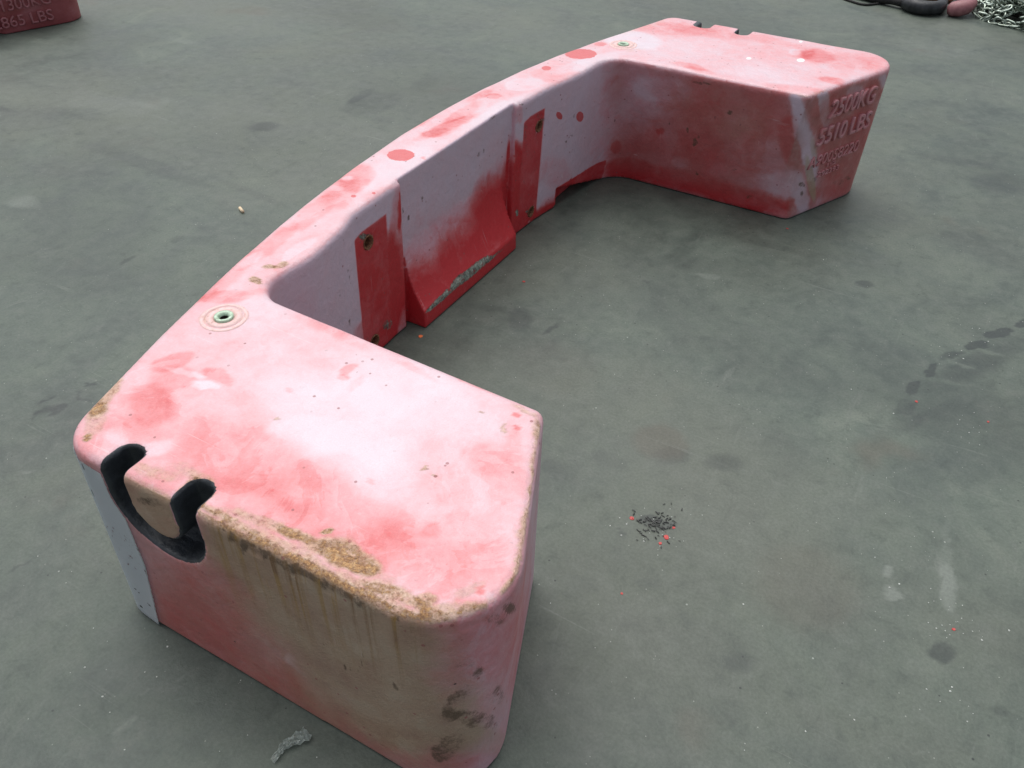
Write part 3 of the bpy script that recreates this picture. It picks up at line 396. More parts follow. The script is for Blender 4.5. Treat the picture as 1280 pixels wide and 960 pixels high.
# ---------------------------------------------------------------- floor
def axis(lo, hi, step, far):
    a = list(np.arange(lo, hi, step)); g = step; x = a[-1]
    while x < far: g *= 1.22; x += g; a.append(x)
    g = step; x = a[0]; b = []
    while x > -far: g *= 1.22; x -= g; b.append(x)
    return np.array(b[::-1]+a)
gx = axis(-1.9, 1.25, .008, 60); gy = axis(-1.5, 2.2, .008, 60)
X, Y = np.meshgrid(gx, gy, indexing='ij'); nX, nY = len(gx), len(gy)
Vf = np.stack([X.ravel(), Y.ravel(), np.zeros(nX*nY)], 1); idx = np.arange(nX*nY).reshape(nX, nY)
Q = np.stack([idx[:-1, :-1], idx[1:, :-1], idx[1:, 1:], idx[:-1, 1:]], -1).reshape(-1, 4)
fme = mesh_from(Vf, Q, 'floor')
wx = Vf[:, 0]+.012*fbm(Vf, 14, 1)+.004*vnoise(Vf, 60, 2); wy = Vf[:, 1]+.012*fbm(Vf, 14, 5)+.004*vnoise(Vf, 60, 6)
a = fme.attributes.new('mark', 'FLOAT', 'POINT'); a.data.foreach_set('value', spots(wx, wy, FLOOR_MARKS).astype(np.float32))
BROWN = [(.07, -.32, 14, 8, -8, 14, .9, .8), (.47, -.55, 9, 0, 0, 9, .5, .8), (-.26, -.2, 8, 0, 0, 8, .35, .8), (.0, .7, 7, 0, 0, 9, .3, .8), (-1.1, -1.05, 4, 0, 0, 4, .25, .9), (.85, .2, 5, 0, 0, 5, .3, .8)]
a = fme.attributes.new('brown', 'FLOAT', 'POINT'); a.data.foreach_set('value', spots(wx, wy, BROWN).astype(np.float32))
tag(link('floor', fme, M_FLOOR, smooth=True), kind='structure')
# ---------------------------------------------------------------- the casting as a distance field, then one surface
H = 0.4314
def rounded(pts):            # (x, y, radius) -> dense closed outline
    out = []; n = len(pts)
    for i in range(n):
        p = np.array(pts[i][:2]); r = pts[i][2]; a = np.array(pts[i-1][:2]); b = np.array(pts[(i+1) % n][:2])
        if r <= 0: out.append(p); continue
        u = (a-p)/np.linalg.norm(a-p); v = (b-p)/np.linalg.norm(b-p); th = math.acos(max(-1, min(1, float(u@v))))
        t = r/math.tan(th/2); t = min(t, .48*np.linalg.norm(a-p), .48*np.linalg.norm(b-p)); r = t*math.tan(th/2)
        c = p+(u+v)/np.linalg.norm(u+v)*r/math.sin(th/2); s = p+u*t; e = p+v*t
        a0 = math.atan2(*(s-c)[::-1]); a1 = math.atan2(*(e-c)[::-1]); da = (a1-a0+math.pi) % (2*math.pi)-math.pi
        for k in range(25): w = a0+da*k/24; out.append(c+r*np.array([math.cos(w), math.sin(w)]))
    return np.array(out)
BACK = [(-.648, -1.082), (-.681, -.966), (-.712, -.84), (-.745, -.7), (-.773, -.55), (-.796, -.39), (-.815, -.22), (-.825, -.043), (-.825, .142), (-.815, .332), (-.793, .521), (-.762, .70), (-.720, .875), (-.659, 1.075)]
TOP = [(-.600, -1.2485, .09)]+[(x, y, .25) for x, y in BACK]+[(-.608, 1.258, .055), (.215, 1.252, .11), (.013, .768, .022), (-.612, .775, .09), (-.622, .62, .2), (-.653, .42, 0), (-.663, .30, 0), (-.6655, -.306, 0), (-.661, -.44, 0), (-.641, -.495, .2), (-.622, -.62, .2), (-.636, -.778, .065), (.015, -.795, .022), (.207, -1.232, .12)]
BOT = [(-.62, -1.246, .065)]+[(x+.004, y, .25) for x, y in BACK]+[(-.61, 1.252, .055), (.20, 1.25, .10), (.018, .848, .03), (-.62, .850, .10), (-.648, .62, .2), (-.676, .43, 0), (-.682, .30, 0), (-.684, -.306, 0), (-.676, -.44, 0), (-.66, -.495, .2), (-.645, -.62, .2), (-.650, -.778, .065), (.010, -.800, .022), (.178, -1.236, .095)]
def sdf2(poly, P):
    A = poly; B = np.roll(poly, -1, 0); d = np.full(len(P), 1e9); ins = np.zeros(len(P), bool)
    for a, b in zip(A, B):
        e = b-a; L = e@e
        if L < 1e-12: continue
        w = P-a; t = np.clip((w@e)/L, 0, 1); q = w-t[:, None]*e; d = np.minimum(d, (q*q).sum(1))
        c1 = (a[1] <= P[:, 1]) != (b[1] <= P[:, 1])
        if abs(e[1]) > 1e-12: ins ^= c1 & (P[:, 0] < a[0]+e[0]*(P[:, 1]-a[1])/e[1])
    d = np.sqrt(d); return np.where(ins, -d, d)
PT, PB = rounded(TOP), rounded(BOT)
h = .005
ax = np.arange(-.86, .26, h); ay = np.arange(-1.29, 1.29, h); az = np.arange(-.0125, H+.02, h)
GX, GY = np.meshgrid(ax, ay, indexing='ij'); P2 = np.stack([GX.ravel(), GY.ravel()], 1)
dT = sdf2(PT, P2).reshape(GX.shape); dB = sdf2(PB, P2).reshape(GX.shape)
def prof(z, Z, Xs): return np.interp(z, Z, Xs)
D = np.empty((len(ax), len(ay), len(az)), np.float32)
def smax(a, b, r):
    u = np.maximum(a+r, 0); v = np.maximum(b+r, 0); return np.minimum(np.maximum(a, b), -r)+np.sqrt(u*u+v*v) if r > 0 else np.maximum(a, b)
HOLES = [(-.394, .334), (-.400, .049), (.409, .325), (.400, .045)]
uneven = (.0012*vnoise(np.c_[P2, np.zeros(len(P2))], 5, 1)+.0006*vnoise(np.c_[P2, np.zeros(len(P2))], 15, 4)).reshape(GX.shape)
edgew = (.004*np.clip(fbm(np.c_[P2, np.zeros(len(P2))], 45, 2), 0, 1)).reshape(GX.shape)*((GY < -1.17) & (GX > -.3))
for k, z in enumerate(az):
    w = min(max(z/H, 0), 1); d = dT*w+dB*(1-w)
    tf = z-H+uneven
    r = .017
    d3 = smax(d, tf+np.zeros_like(d), r)
    # crumbled rim along the near arm
    d3 = np.where((z > H-.03), d3+edgew, d3)
    d3 = smax(d3, (.0015-z)+np.zeros_like(d), .006)
    # middle recess and its top cut
    xr = prof(z, [0, .2, .35, H], [-.702, -.694, -.684, -.678])
    rec = np.maximum(np.maximum(xr-GX, -.256-GY), GY-.285); d3 = smax(d3, -rec, .003)
    xc = -.677+max(0, (H-z))*1.0
    cut = np.maximum(np.maximum(xc-GX, -.299-GY), GY+.25); d3 = np.maximum(d3, -cut)
    # flared foot
    xf = -.637 if z < .050 else (-.6915+.0545*max(0, 1-(z-.050)/.20)**2.2 if z < .245 else -.80)
    fl = np.maximum(np.maximum(GX-xf, -.236-GY), np.maximum(GY-.245, -.78-GX)); fl = np.maximum(fl, np.maximum(.0015-z, z-.245)); d3 = np.minimum(d3, fl)
    # cut-back under the wall
    ul = .07*(.80-GY)/.265
    un = np.maximum(np.maximum(-.686-GX, .535-GY), np.maximum(z-ul, GY-.86)); un = np.maximum(un, GX+.5); d3 = np.maximum(d3, -un)
    un = np.maximum(np.maximum(-.718-GX, .535+GY), np.maximum(z-.07*(.80+GY)/.265, -GY-.86)); un = np.maximum(un, GX+.5); d3 = np.maximum(d3, -un)
    # bolt holes in the pads, shallow sinkings for the lifting sockets
    for (hy, hz) in HOLES:
        c = np.maximum(np.hypot(GY-hy, z-hz)-.0155, -.735-GX); d3 = np.maximum(d3, -c)
    for (sx, sy) in ((-.615, -.874), (-.620, .889)):
        c = np.maximum(np.hypot(GX-sx, GY-sy)-.011, H-.06-z); d3 = np.maximum(d3, -c)
    # U-shaped rope groove on both outer sides
    for sgn in (-1, 1):
        cx0, cz0, R0 = (-.4055, .372, .074) if sgn < 0 else (-.40, .372, .068)
        lat = np.abs(np.hypot(GX-cx0, z-cz0)-R0) if z < cz0 else np.minimum(np.abs(GX-cx0-R0), np.abs(GX-cx0+R0))
        if z >= cz0: lat = np.minimum(np.abs(GX-(cx0+R0-.001)), np.abs(GX-(cx0-R0+.001)))
        hwid = .0215
        dep = (1.24-sgn*GY)                      # depth below the outer face
        u = np.maximum(lat-hwid+.018, 0); v = np.maximum(dep-.050+.018, 0)
        g = np.sqrt(u*u+v*v)-.018+np.minimum(np.maximum(lat-hwid+.018, dep-.050+.018), 0)
        d3 = smax(d3, -g, .0045)
    D[:, :, k] = d3
def surface_nets(D, org, h):
    s = D < 0; nx, ny, nz = D.shape
    cnt = np.zeros((nx-1, ny-1, nz-1), np.uint8); corners = [(a, b, c) for a in (0, 1) for b in (0, 1) for c in (0, 1)]
    for a, b, c in corners: cnt += s[a:nx-1+a, b:ny-1+b, c:nz-1+c]
    act = np.argwhere((cnt > 0) & (cnt < 8)); n = len(act)
    vid = np.full((nx-1, ny-1, nz-1), -1, np.int32); vid[act[:, 0], act[:, 1], act[:, 2]] = np.arange(n)
    vals = {c: D[act[:, 0]+c[0], act[:, 1]+c[1], act[:, 2]+c[2]].astype(np.float64) for c in corners}
    acc = np.zeros((n, 3)); num = np.zeros(n)
    for ca in corners:
        for axx in range(3):
            if ca[axx]: continue
            cb = list(ca); cb[axx] = 1; cb = tuple(cb); va, vb = vals[ca], vals[cb]; m = (va < 0) != (vb < 0)
            t = np.where(m, va/np.where(m, va-vb, 1), 0); p = np.array(ca, float)+np.outer(t, np.eye(3)[axx]); acc += p*m[:, None]; num += m
    V = (act+acc/num[:, None])*h+org; Fs = []
    for axx in range(3):
        b_, c_ = [(1, 2), (2, 0), (0, 1)][axx]
        sl0 = [slice(None)]*3; sl1 = [slice(None)]*3; sl0[axx] = slice(0, -1); sl1[axx] = slice(1, None)
        e = np.argwhere(s[tuple(sl0)] != s[tuple(sl1)])
        e = e[(e[:, b_] > 0) & (e[:, c_] > 0) & (e[:, b_] < D.shape[b_]-1) & (e[:, c_] < D.shape[c_]-1)]
        inside = s[tuple(sl0)][e[:, 0], e[:, 1], e[:, 2]]
        def cell(db, dc):
            q = e.copy(); q[:, b_] += db; q[:, c_] += dc; return vid[q[:, 0], q[:, 1], q[:, 2]]
        q = np.stack([cell(-1, -1), cell(0, -1), cell(0, 0), cell(-1, 0)], 1); q[~inside] = q[~inside][:, ::-1]; Fs.append(q)
    return V, np.concatenate(Fs)
V, Fq = surface_nets(D, np.array([ax[0], ay[0], az[0]]), h)
grad = []
gi = (V-np.array([ax[0], ay[0], az[0]]))/h; i0 = np.clip(np.round(gi).astype(int), 1, np.array(D.shape)-2)
for a_ in range(3):
    e = np.eye(3, dtype=int)[a_]; p = i0+e; q = i0-e; grad.append(D[p[:, 0], p[:, 1], p[:, 2]]-D[q[:, 0], q[:, 1], q[:, 2]])
N = np.stack(grad, 1).astype(float); N /= np.linalg.norm(N, axis=1)[:, None]+1e-9
del D
body_me = mesh_from(V, Fq, 'body')
# ---- paint state of every point of the casting
wv = V+np.stack([.010*fbm(V, 16, 1)+.003*vnoise(V, 70, 2), .010*fbm(V, 16, 5)+.003*vnoise(V, 70, 6), .010*fbm(V, 16, 9)+.003*vnoise(V, 70, 8)], 1)
x, y, z = V.T; nx_, ny_, nz_ = N.T
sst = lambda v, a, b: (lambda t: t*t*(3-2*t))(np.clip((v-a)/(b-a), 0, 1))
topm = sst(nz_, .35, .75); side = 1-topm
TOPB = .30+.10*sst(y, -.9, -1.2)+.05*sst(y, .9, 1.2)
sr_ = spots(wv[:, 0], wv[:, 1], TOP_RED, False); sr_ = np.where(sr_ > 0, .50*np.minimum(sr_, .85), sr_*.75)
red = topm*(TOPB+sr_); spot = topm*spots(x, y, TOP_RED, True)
tan = topm*spots(wv[:, 0], wv[:, 1], TOP_TAN); dark = np.zeros(len(V)); bare = np.zeros(len(V))
mN = side*sst(-ny_+.12*fbm(V, 14, 2), .25, .95)*(y < -1.05); mF = side*sst(-ny_+.1*fbm(V, 12, 3), .15, .85)*(y > .5)*sst(x+.03*fbm(V, 10, 4), -.67, -.56); mW = side*sst(nx_, .3, .8)*(x < -.56)*sst(np.abs(y)+.03*fbm(V, 9, 6), .80, .60)
mE = side*sst(nx_, .3, .85)*(y > .74)*(x > -.1); mEn = side*sst(nx_, .35, .9)*(y < -.7)*(x > -.1)
mside = side*np.ones(len(V)); mR = side*((y > -.26) & (y < .30) & (x > -.74) & (x < -.62))
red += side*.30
U_ = wv[:, 0]; Yw = wv[:, 1]; Zw = wv[:, 2]
red += mN*(.12+.5*spots(U_, Zw, NEAR_RED)+.18*sst(Zw, .12, .0)*sst(U_, .05, -.1)); tan += mN*(.30+.14*sst(U_, -.42, -.2)+spots(U_, Zw, NEAR_TAN)); dark += mN*spots(U_, Zw, NEAR_DARK)
red += mF*(.16+.75*spots(U_, Zw, FARI_RED)); tan += mF*spots(U_, Zw, FARI_TAN)*.7; dark += mF*spots(U_, Zw, FARI_DARK)
wl_ = np.clip(side*((x < -.56)*(np.abs(y) < .72)*(x > -.74)), 0, 1)
red += mW*(-.22); red += wl_*spots(Yw, Zw, WALL_RED)*np.where((y > -.25) & (y < .27), .16, .55); bare += wl_*spots(y, z, WALL_BARE)+((x > -.668) & (z < .085) & (np.abs(y) < .25))*sst(z, .030, .045)*spots(y, z, FLARE_BARE); dark += mW*spots(y, z, WALL_DARK)
spot += mW*spots(y, z, WALL_SPOT, True)
# fade from chalky top to clean red foot in the middle recess
ft = sst(Zw+.05*fbm(V, 9, 3)+.012*fbm(V, 40, 3)-.10*sst(y, 0., .28), .25, .04)
red += mR*ft*.85
# unfaded rectangles where pads were bolted on
for (ya, yb, zt) in ((-.447, -.318, .372), (.325, .432, .372)):
    din = np.minimum(np.minimum(y-ya, yb-y), np.minimum(zt-z-.25*np.clip(ya+.03-y, 0, 1), .5)); m_ = mW*sst(din, -.003, .004)
    red = red*(1-m_)+m_*(.90+.05*fbm(V, 20, 3)); 
# groove sides of columns and everything low on the back wall
colside = side*(np.abs(ny_) > .6)*((y > .27) & (y < .30) | (y < -.22) & (y > -.26))*(x < -.62)
red = red*(1-colside)+colside*(.35+.6*sst(z, .33, .22))
low = mW*sst(z+.02*fbm(V, 10, 2), .075, .02)*(np.abs(y) > .3); red += low*.5
und = side*(z < .075)*(np.abs(y) > .53)*(np.abs(y) < .80)*(x < -.6); red = red*(1-und)+und*.92
lowF = mF*sst(Zw, .08, .0); red += lowF*.15
red += mE*(.05+spots((Yw-.86)*.936+(U_-.04)*.352, Zw, END_RED)); tan += mE*spots((y-.86)*.936+(x-.04)*.352, z, END_TAN); dark += mE*spots((y-.86)*.936+(x-.04)*.352, z, END_DARK)
un_ = (x-.12)*-.36+(y+1.08)*.93
red += mEn*(-.05+spots(un_, z, ENDN_RED)); tan += mEn*spots(un_, z, ENDN_TAN); dark += mEn*spots(un_, z, ENDN_DARK)
cN = side*sst(x+.04*fbm(V, 8, 2), .02, .12)*(y < -1.0); tan = tan*(1-.4*cN*sst(z, .16, .32)); red += cN*.08
# scraped rim
rim = sst(np.abs(nz_-.72), .32, .1)
tan += rim*(y < -1.15)*(.75+.35*fbm(V, 30, 4))*sst(x, -.62, -.25)*sst(x, .16, .05); dark += side*(y < -1.15)*sst(-ny_, .5, .9)*sst(z, H-.035, H-.012)*(.55+.5*fbm(V, 24, 6))*sst(x, -.34, -.2)
tan += rim*(nx_ > .2)*(y < -.75)*(x > -.05)*.3; dark += rim*(ny_ < -.2)*(y > .7)*(x > -.6)*(.25+.5*fbm(V, 24, 6))
streak = mN*sst(z, .20, .42)*sst(x, -.34, -.25)*sst(x, .11, .02)
# black paint in the rope groove
latn = np.where(z < .372, np.abs(np.hypot(x+.4055, z-.372)-.074), np.minimum(np.abs(x+.4055-.073), np.abs(x+.4055+.073)))
ingr = (latn < .026)*(np.abs(y) > 1.17)
yf = 1.25-.0219*(x+.615); deep = np.clip((yf-np.abs(y)+.001)/.003, 0, 1)*sst(-latn, -.0265, -.0235); wallish = np.clip(1-np.abs(nz_)*0, 0, 1)
dep_ = 1.24-np.abs(y); lat_ = np.where(z < .372, np.abs(np.hypot(x+.4055, z-.372)-.074), np.minimum(np.abs(x+.4055-.073), np.abs(x+.4055+.073)))
a1 = np.maximum(lat_-.0215+.018, 0); a2 = np.maximum(dep_-.050+.018, 0); gg = np.sqrt(a1*a1+a2*a2)-.018+np.minimum(np.maximum(lat_-.0035, dep_-.032), 0)
black = sst(gg, .0062, .0012)*(np.abs(y) > 1.17)*((z > .25) & (np.abs(x+.405) < .12))*sst(yf-np.abs(y), -.004, .001)
isl = (np.abs(x+.404) < .052)*(z > .31)*(y < -1.1)*mN; tan += isl*.5; red += isl*.15
dust = mF*(.58-.9*np.clip(-spots(U_, Zw, FARI_RED), 0, .6))*sst(z, .0, .1)+mE*(.66-.8*np.clip(-spots((Yw-.86)*.936+(U_-.04)*.352, Zw, END_RED), 0, .6))+mN*.62+mEn*.2
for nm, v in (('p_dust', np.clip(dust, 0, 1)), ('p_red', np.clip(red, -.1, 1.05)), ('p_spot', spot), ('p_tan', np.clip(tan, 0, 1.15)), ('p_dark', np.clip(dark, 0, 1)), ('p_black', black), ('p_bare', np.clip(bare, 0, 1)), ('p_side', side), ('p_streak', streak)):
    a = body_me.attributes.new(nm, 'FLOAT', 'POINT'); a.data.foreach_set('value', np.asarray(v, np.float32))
cw = empty('counterweight', (-.3, 0, 0)); tag(cw, 'large C-shaped cast counterweight in faded pink and red paint, mid-floor', 'counterweight')
def child(o, p=None):
    p = p or cw; o.parent = p; o.matrix_parent_inverse = p.matrix_world.inverted() if False else Matrix.Translation(-p.location); return o
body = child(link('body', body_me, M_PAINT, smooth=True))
# ---------------------------------------------------------------- lettering
def paint_letters(me, r, s=1.0):
    n = len(me.vertices)
    for nm, v in (('p_red', r), ('p_side', 1.0), ('p_dust', s)):
        a = me.attributes.new(nm, 'FLOAT', 'POINT'); a.data.foreach_set('value', np.full(n, v, np.float32))
    return me
def text_mesh(txt, size, ext=.004, bev=.0022, off=.0):
    c = bpy.data.curves.new('t', 'FONT'); c.body = txt; c.size = size; c.extrude = ext; c.bevel_depth = bev; c.bevel_resolution = 2; c.offset = off; c.resolution_u = 6
    o = bpy.data.objects.new('t', c); COL.objects.link(o); dg = bpy.context.evaluated_depsgraph_get(); dg.update()
    me = bpy.data.meshes.new_from_object(o.evaluated_get(dg)); bpy.data.objects.remove(o, do_unlink=True); return me
def on_plane(me, s0, s1, z0, z1, P, nrm, lift):     # fit text into s0..s1, z0..z1; P(s, z) gives the wall point
    co = np.empty(len(me.vertices)*3); me.vertices.foreach_get('co', co); co = co.reshape(-1, 3)
    lo, hi = co.min(0), co.max(0)
    u = s0+(co[:, 0]-lo[0])/(hi[0]-lo[0])*(s1-s0); v = z0+(co[:, 1]-lo[1])/(hi[1]-lo[1])*(z1-z0); w = (co[:, 2]-hi[2])+lift
    out = np.array([P(a, b)+nrm*c for a, b, c in zip(u, v, w)]); me.vertices.foreach_set('co', out.astype(np.float32).ravel()); me.update(); return me
eT0, eT1 = np.array([.0135, .768]), np.array([.215, 1.252]); eB0, eB1 = np.array([.018, .848]), np.array([.20, 1.25])
dT_ = (eT1-eT0)/np.linalg.norm(eT1-eT0); dB_ = (eB1-eB0)/np.linalg.norm(eB1-eB0)
def Pend(s, z):
    a = eT0+dT_*s; b = eB0+dB_*(s-.075); w = z/H; p = a*w+b*(1-w); return np.array([p[0], p[1], z])
nE = np.array([dT_[1], -dT_[0], 0.0])
ROWS = [('2500KG', .128, .345, .332, .390), ('5510 LBS', .108, .362, .247, .306), ('A900S8220', .10, .345, .172, .212), ('1:2', .20, .245, .156, .168), ('292393', .165, .27, .128, .146)]
for txt, a, b, z0, z1 in ROWS:
    big = z1-z0 > .05
    me = text_mesh(txt, .06 if big else .04, .004 if big else .003, .0022 if big else .0013, -.0010 if big else -.0010)
    o = link('raised_lettering', on_plane(me, a, b, z0, z1, Pend, nE, .0075 if big else .005), M_PAINT); paint_letters(o.data, .52, .5); child(o)
    if z1-z0 < .03: o['label'] = 'small faint raised characters'
# numbers inked on the block inside the rope groove
me = text_mesh('57 1728', .02, .0004, .0001, -.0003)
o = link('inked_number', on_plane(me, -.447, -.362, .385, .397, lambda s, z: np.array([s, -1.2402, z]), np.array([0, -1., 0]), .0022), M_INK); child(o)
# ---------------------------------------------------------------- reflective tape on the near corner
def outline_pts(P, x1):
    sel = [p for p in P if p[1] < -1.12 and p[0] < x1]; return sel
cs = []; nseg = 40
pathT = np.array([p for p in PT if p[1] < -1.14 and p[0] < -.55]); pathB = np.array([p for p in PB if p[1] < -1.14 and p[0] < -.55])
def path_at(P, t, xe):
    q = P[np.argsort(-P[:, 1])] if False else P
    q = q[np.argsort(np.arctan2(q[:, 1]+1.18, q[:, 0]+.55))]
    q = q[q[:, 0] < xe-.002]; q = np.vstack([q, [[xe, -1.2497+.0219*(xe+.615)]]])
    L = np.r_[0, np.cumsum(np.linalg.norm(np.diff(q, axis=0), axis=1))]; return np.array([np.interp(t*L[-1], L, q[:, 0]), np.interp(t*L[-1], L, q[:, 1])])
def XE(zz):
    e = -.5235+.037*min(zz/.2, 1); g = -.4055-math.sqrt(max(0, .0955**2-min(0, zz-.372)**2))
    return min(e, g-.0015) if zz > .277 else e
bm = bmesh.new(); grid = []; nz2 = 90
for j in range(nz2+1):
    zz = .006+(.4135-.006)*j/nz2; w = zz/H; row = []
    for i in range(nseg+1):
        t = i/nseg; p = path_at(pathT, t, XE(zz))*w+path_at(pathB, t, XE(zz))*(1-w)
        c = np.array([-.545, -1.185]); nn = p-c
        nn = nn/np.linalg.norm(nn) if p[0] < -.55 else np.array([0, -1.0])
        p = p+nn*.0013
        if i == nseg: p = p+np.array([.0012*random.uniform(-1, 1), 0])
        row.append(bm.verts.new((p[0], p[1], zz+(.003*random.uniform(-1, 0) if j == nz2 else 0))))
    grid.append(row)
for j in range(nz2):
    for i in range(nseg): bm.faces.new((grid[j][i], grid[j][i+1], grid[j+1][i+1], grid[j+1][i]))
bmesh.ops.solidify(bm, geom=bm.faces[:], thickness=.0008)
tp = from_bm('reflective_tape', bm, M_TAPE, smooth=True); tp['label'] = 'pale blue reflective strip with scraped middle'
co = np.array([v.co[:] for v in tp.data.vertices]); 
wear = sst(co[:, 2], .10, .17)*sst(co[:, 2], .33, .26)*.42*sst(co[:, 0], -.61, -.56); tear = np.zeros(len(co))
for (tx, tz, rx, rz, sl) in ((-.553, .085, .012, .0022, .5), (-.53, .062, .005, .003, .3), (-.56, .335, .0025, .010, .3), (-.55, .40, .0025, .008, .5), (-.565, .03, .005, .004, 0)):
    tear = np.maximum(tear, np.clip(1.5-np.hypot((co[:, 0]-tx)/rx, (co[:, 2]-tz+sl*(co[:, 0]-tx))/rz), 0, 1))
for nm, v in (('p_wear', wear), ('p_tear', tear)):
    a = tp.data.attributes.new(nm, 'FLOAT', 'POINT'); a.data.foreach_set('value', v.astype(np.float32))
child(tp)
# ---------------------------------------------------------------- lifting sockets and bolt inserts
def lathe(prof_, seg=40, jit=0.0):
    bm = bmesh.new(); rings = []
    for r, zz in prof_:
        rings.append([bm.verts.new((r*math.cos(2*math.pi*i/seg)*(1+jit*math.sin(3*i*2*math.pi/seg+r*90)), r*math.sin(2*math.pi*i/seg)*(1+jit*math.cos(2*i*2*math.pi/seg)), zz)) for i in range(seg)])
    for a, b in zip(rings, rings[1:]):
        for i in range(seg): bm.faces.new((a[i], a[(i+1) % seg], b[(i+1) % seg], b[i]))
    return bm
for (sx, sy) in ((-.615, -.874), (-.620, .889)):
    so = from_bm('lifting_socket', lathe([(.045, -.003), (.0445, .0004), (.041, .0010), (.0370, .0014), (.0352, -.0035), (.0336, -.0035), (.0325, .0012), (.020, .0014), (.0195, -.004)], 48, .012), M_DIRTRING, smooth=True)
    so.location = (sx, sy, H); child(so)
    rg = from_bm('threaded_ring', lathe([(.0175, -.003), (.0178, .0035), (.0165, .0048), (.0118, .0042), (.0085, .0005), (.0078, -.02)], 40), M_BRASS, smooth=True)
    rg.parent = so; rg.location = (0, 0, .0005)
    hb = from_bm('socket_bore', lathe([(.0080, -.001), (.0080, -.03), (.0001, -.03)], 24), M_HOLE, smooth=True); hb.parent = so
for (hy, hz) in HOLES:
    xs = (np.interp(abs(hy), (.30, .43), (-.663, -.652) if hy > 0 else (-.6655, -.661))*hz/H+np.interp(abs(hy), (.30, .43), (-.682, -.676) if hy > 0 else (-.684, -.677))*(1-hz/H))
    ins = from_bm('bolt_insert', lathe([(.0185, -.004), (.0182, .0012), (.0160, .0018), (.0135, -.001), (.0125, -.012), (.0120, -.040), (.0002, -.040)], 32, .03), M_RUST, smooth=True)
    ins.rotation_euler = (0, math.pi/2, 0); ins.location = (xs, hy, hz); child(ins)
# ---------------------------------------------------------------- second, lower weight of the same family at the left edge
off = Vector((-3.772, -.129, 0)); rz2 = math.radians(4.5)
w2 = empty('counterweight', (-.3, 0, 0)); tag(w2, 'dull dark red cast counterweight cut off by the upper left corner of the picture', 'counterweight')
b2 = bpy.data.objects.new('body', body_me); COL.objects.link(b2); child(b2, w2); b2.scale = (1, 1, .53)
b2.material_slots[0].link = 'OBJECT'; b2.material_slots[0].material = M_DULLRED
for txt, a, b, z0, z1 in (('1300KG', .10, .32, .103, .155), ('2865 LBS', .04, .312, .028, .080)):
    me = text_mesh(txt, .06, .004, .0022, -.0016)
    o = link('raised_lettering', on_plane(me, a, b, z0, z1, lambda s, z: Pend(s, z/.53)*np.array([1, 1, .53]), nE, .007), M_DULLLET); child(o, w2)
w2.rotation_euler = (0, 0, rz2)
# place so that the outer foot corner of its far arm lands where the photo has it
pc = Vector((.165-(-.3), 1.20, 0)); pc.rotate(Matrix.Rotation(rz2, 3, 'Z').to_euler()); tgt = Vector((-3.600, 1.045, 0)); w2.location = (tgt.x-pc.x, tgt.y-pc.y, 0)
# ---------------------------------------------------------------- chain heap
def link_mesh(L=.030, Wd=.015, r=.0050):
    bm = bmesh.new(); pts = []
    n = 7
    for s in (1, -1):
        for i in range(n+1):
            a = -math.pi/2+math.pi*i/n; pts.append((s*(L*.5+math.cos(a)*Wd), s*math.sin(a)*Wd))
    N_ = len(pts); rings = []
    for i in range(N_):
        p = Vector((*pts[i], 0)); t = (Vector((*pts[(i+1) % N_], 0))-Vector((*pts[i-1], 0))).normalized(); nn = Vector((t.y, -t.x, 0))
        rings.append([bm.verts.new(p+nn*r*math.cos(2*math.pi*k/7)+Vector((0, 0, r*math.sin(2*math.pi*k/7)))) for k in range(7)])
    for i in range(N_):
        a, b = rings[i], rings[(i+1) % N_]
        for k in range(7): bm.faces.new((a[k], a[(k+1) % 7], b[(k+1) % 7], b[k]))
    me = bpy.data.meshes.new('chain_link'); bmesh.ops.recalc_face_normals(bm, faces=bm.faces[:]); bm.to_mesh(me); bm.free(); me.materials.append(M_GALV); me.polygons.foreach_set('use_smooth', [True]*len(me.polygons)); return me
lm = link_mesh()
ch = empty('chain', (.42, 3.62, 0)); tag(ch, 'heap of shiny galvanised chain on the floor in the upper right corner', 'chain')
random.seed(11)
def heap_h(xx, yy):
    d = math.hypot((xx-.50)/.30, (yy-3.70)/.36); return math.sqrt(max(0, 1-d*d))*.15
path = []
for strand in range(42):
    a0 = random.uniform(3.0, 6.28) if strand % 4 else random.uniform(0, 6.28); q_ = random.uniform(.3, 1); xx, yy = .50+.22*q_*math.cos(a0), 3.68+.27*q_*math.sin(a0); ang = random.uniform(0, 6.28)
    for i in range(17):
        ang += random.uniform(-.7, .7); nx2, ny2 = xx+.040*math.cos(ang), yy+.040*math.sin(ang)
        if math.hypot((nx2-.50)/.29, (ny2-3.69)/.345) > 1: ang += 2.3; nx2, ny2 = xx+.040*math.cos(ang), yy+.040*math.sin(ang)
        xx, yy = nx2, ny2; path.append((xx, yy, heap_h(xx, yy)*random.uniform(.35, 1.08)+.010, ang, i))
for k in range(14):      # a run of chain along the near foot of the heap
    t = k/13; path.append((.235+.30*t, 3.47-.05*math.sin(t*3.1)-.07*t, .010+.004*(k % 2), -.35+.25*math.sin(t*6), k))
path.sort(key=lambda p: p[1]-p[2]*1.5)
rest_bm = bmesh.new()
for j_, (a, b, c, d, i) in enumerate(path):
    eu = (random.uniform(1.1, 1.7) if i % 2 else random.uniform(-.2, .6), random.uniform(-.7, .7), d)
    if j_ < 99:
        o = bpy.data.objects.new('chain_link', lm); COL.objects.link(o); o.parent = ch; o.location = (a-.42, b-3.62, c); o.rotation_euler = eu
    else:
        from mathutils import Euler
        M4 = Matrix.Translation((a-.42, b-3.62, c)) @ Euler(eu).to_matrix().to_4x4(); k0 = len(rest_bm.verts); rest_bm.from_mesh(lm); rest_bm.verts.ensure_lookup_table()
        for v in rest_bm.verts[k0:]: v.co = M4 @ v.co
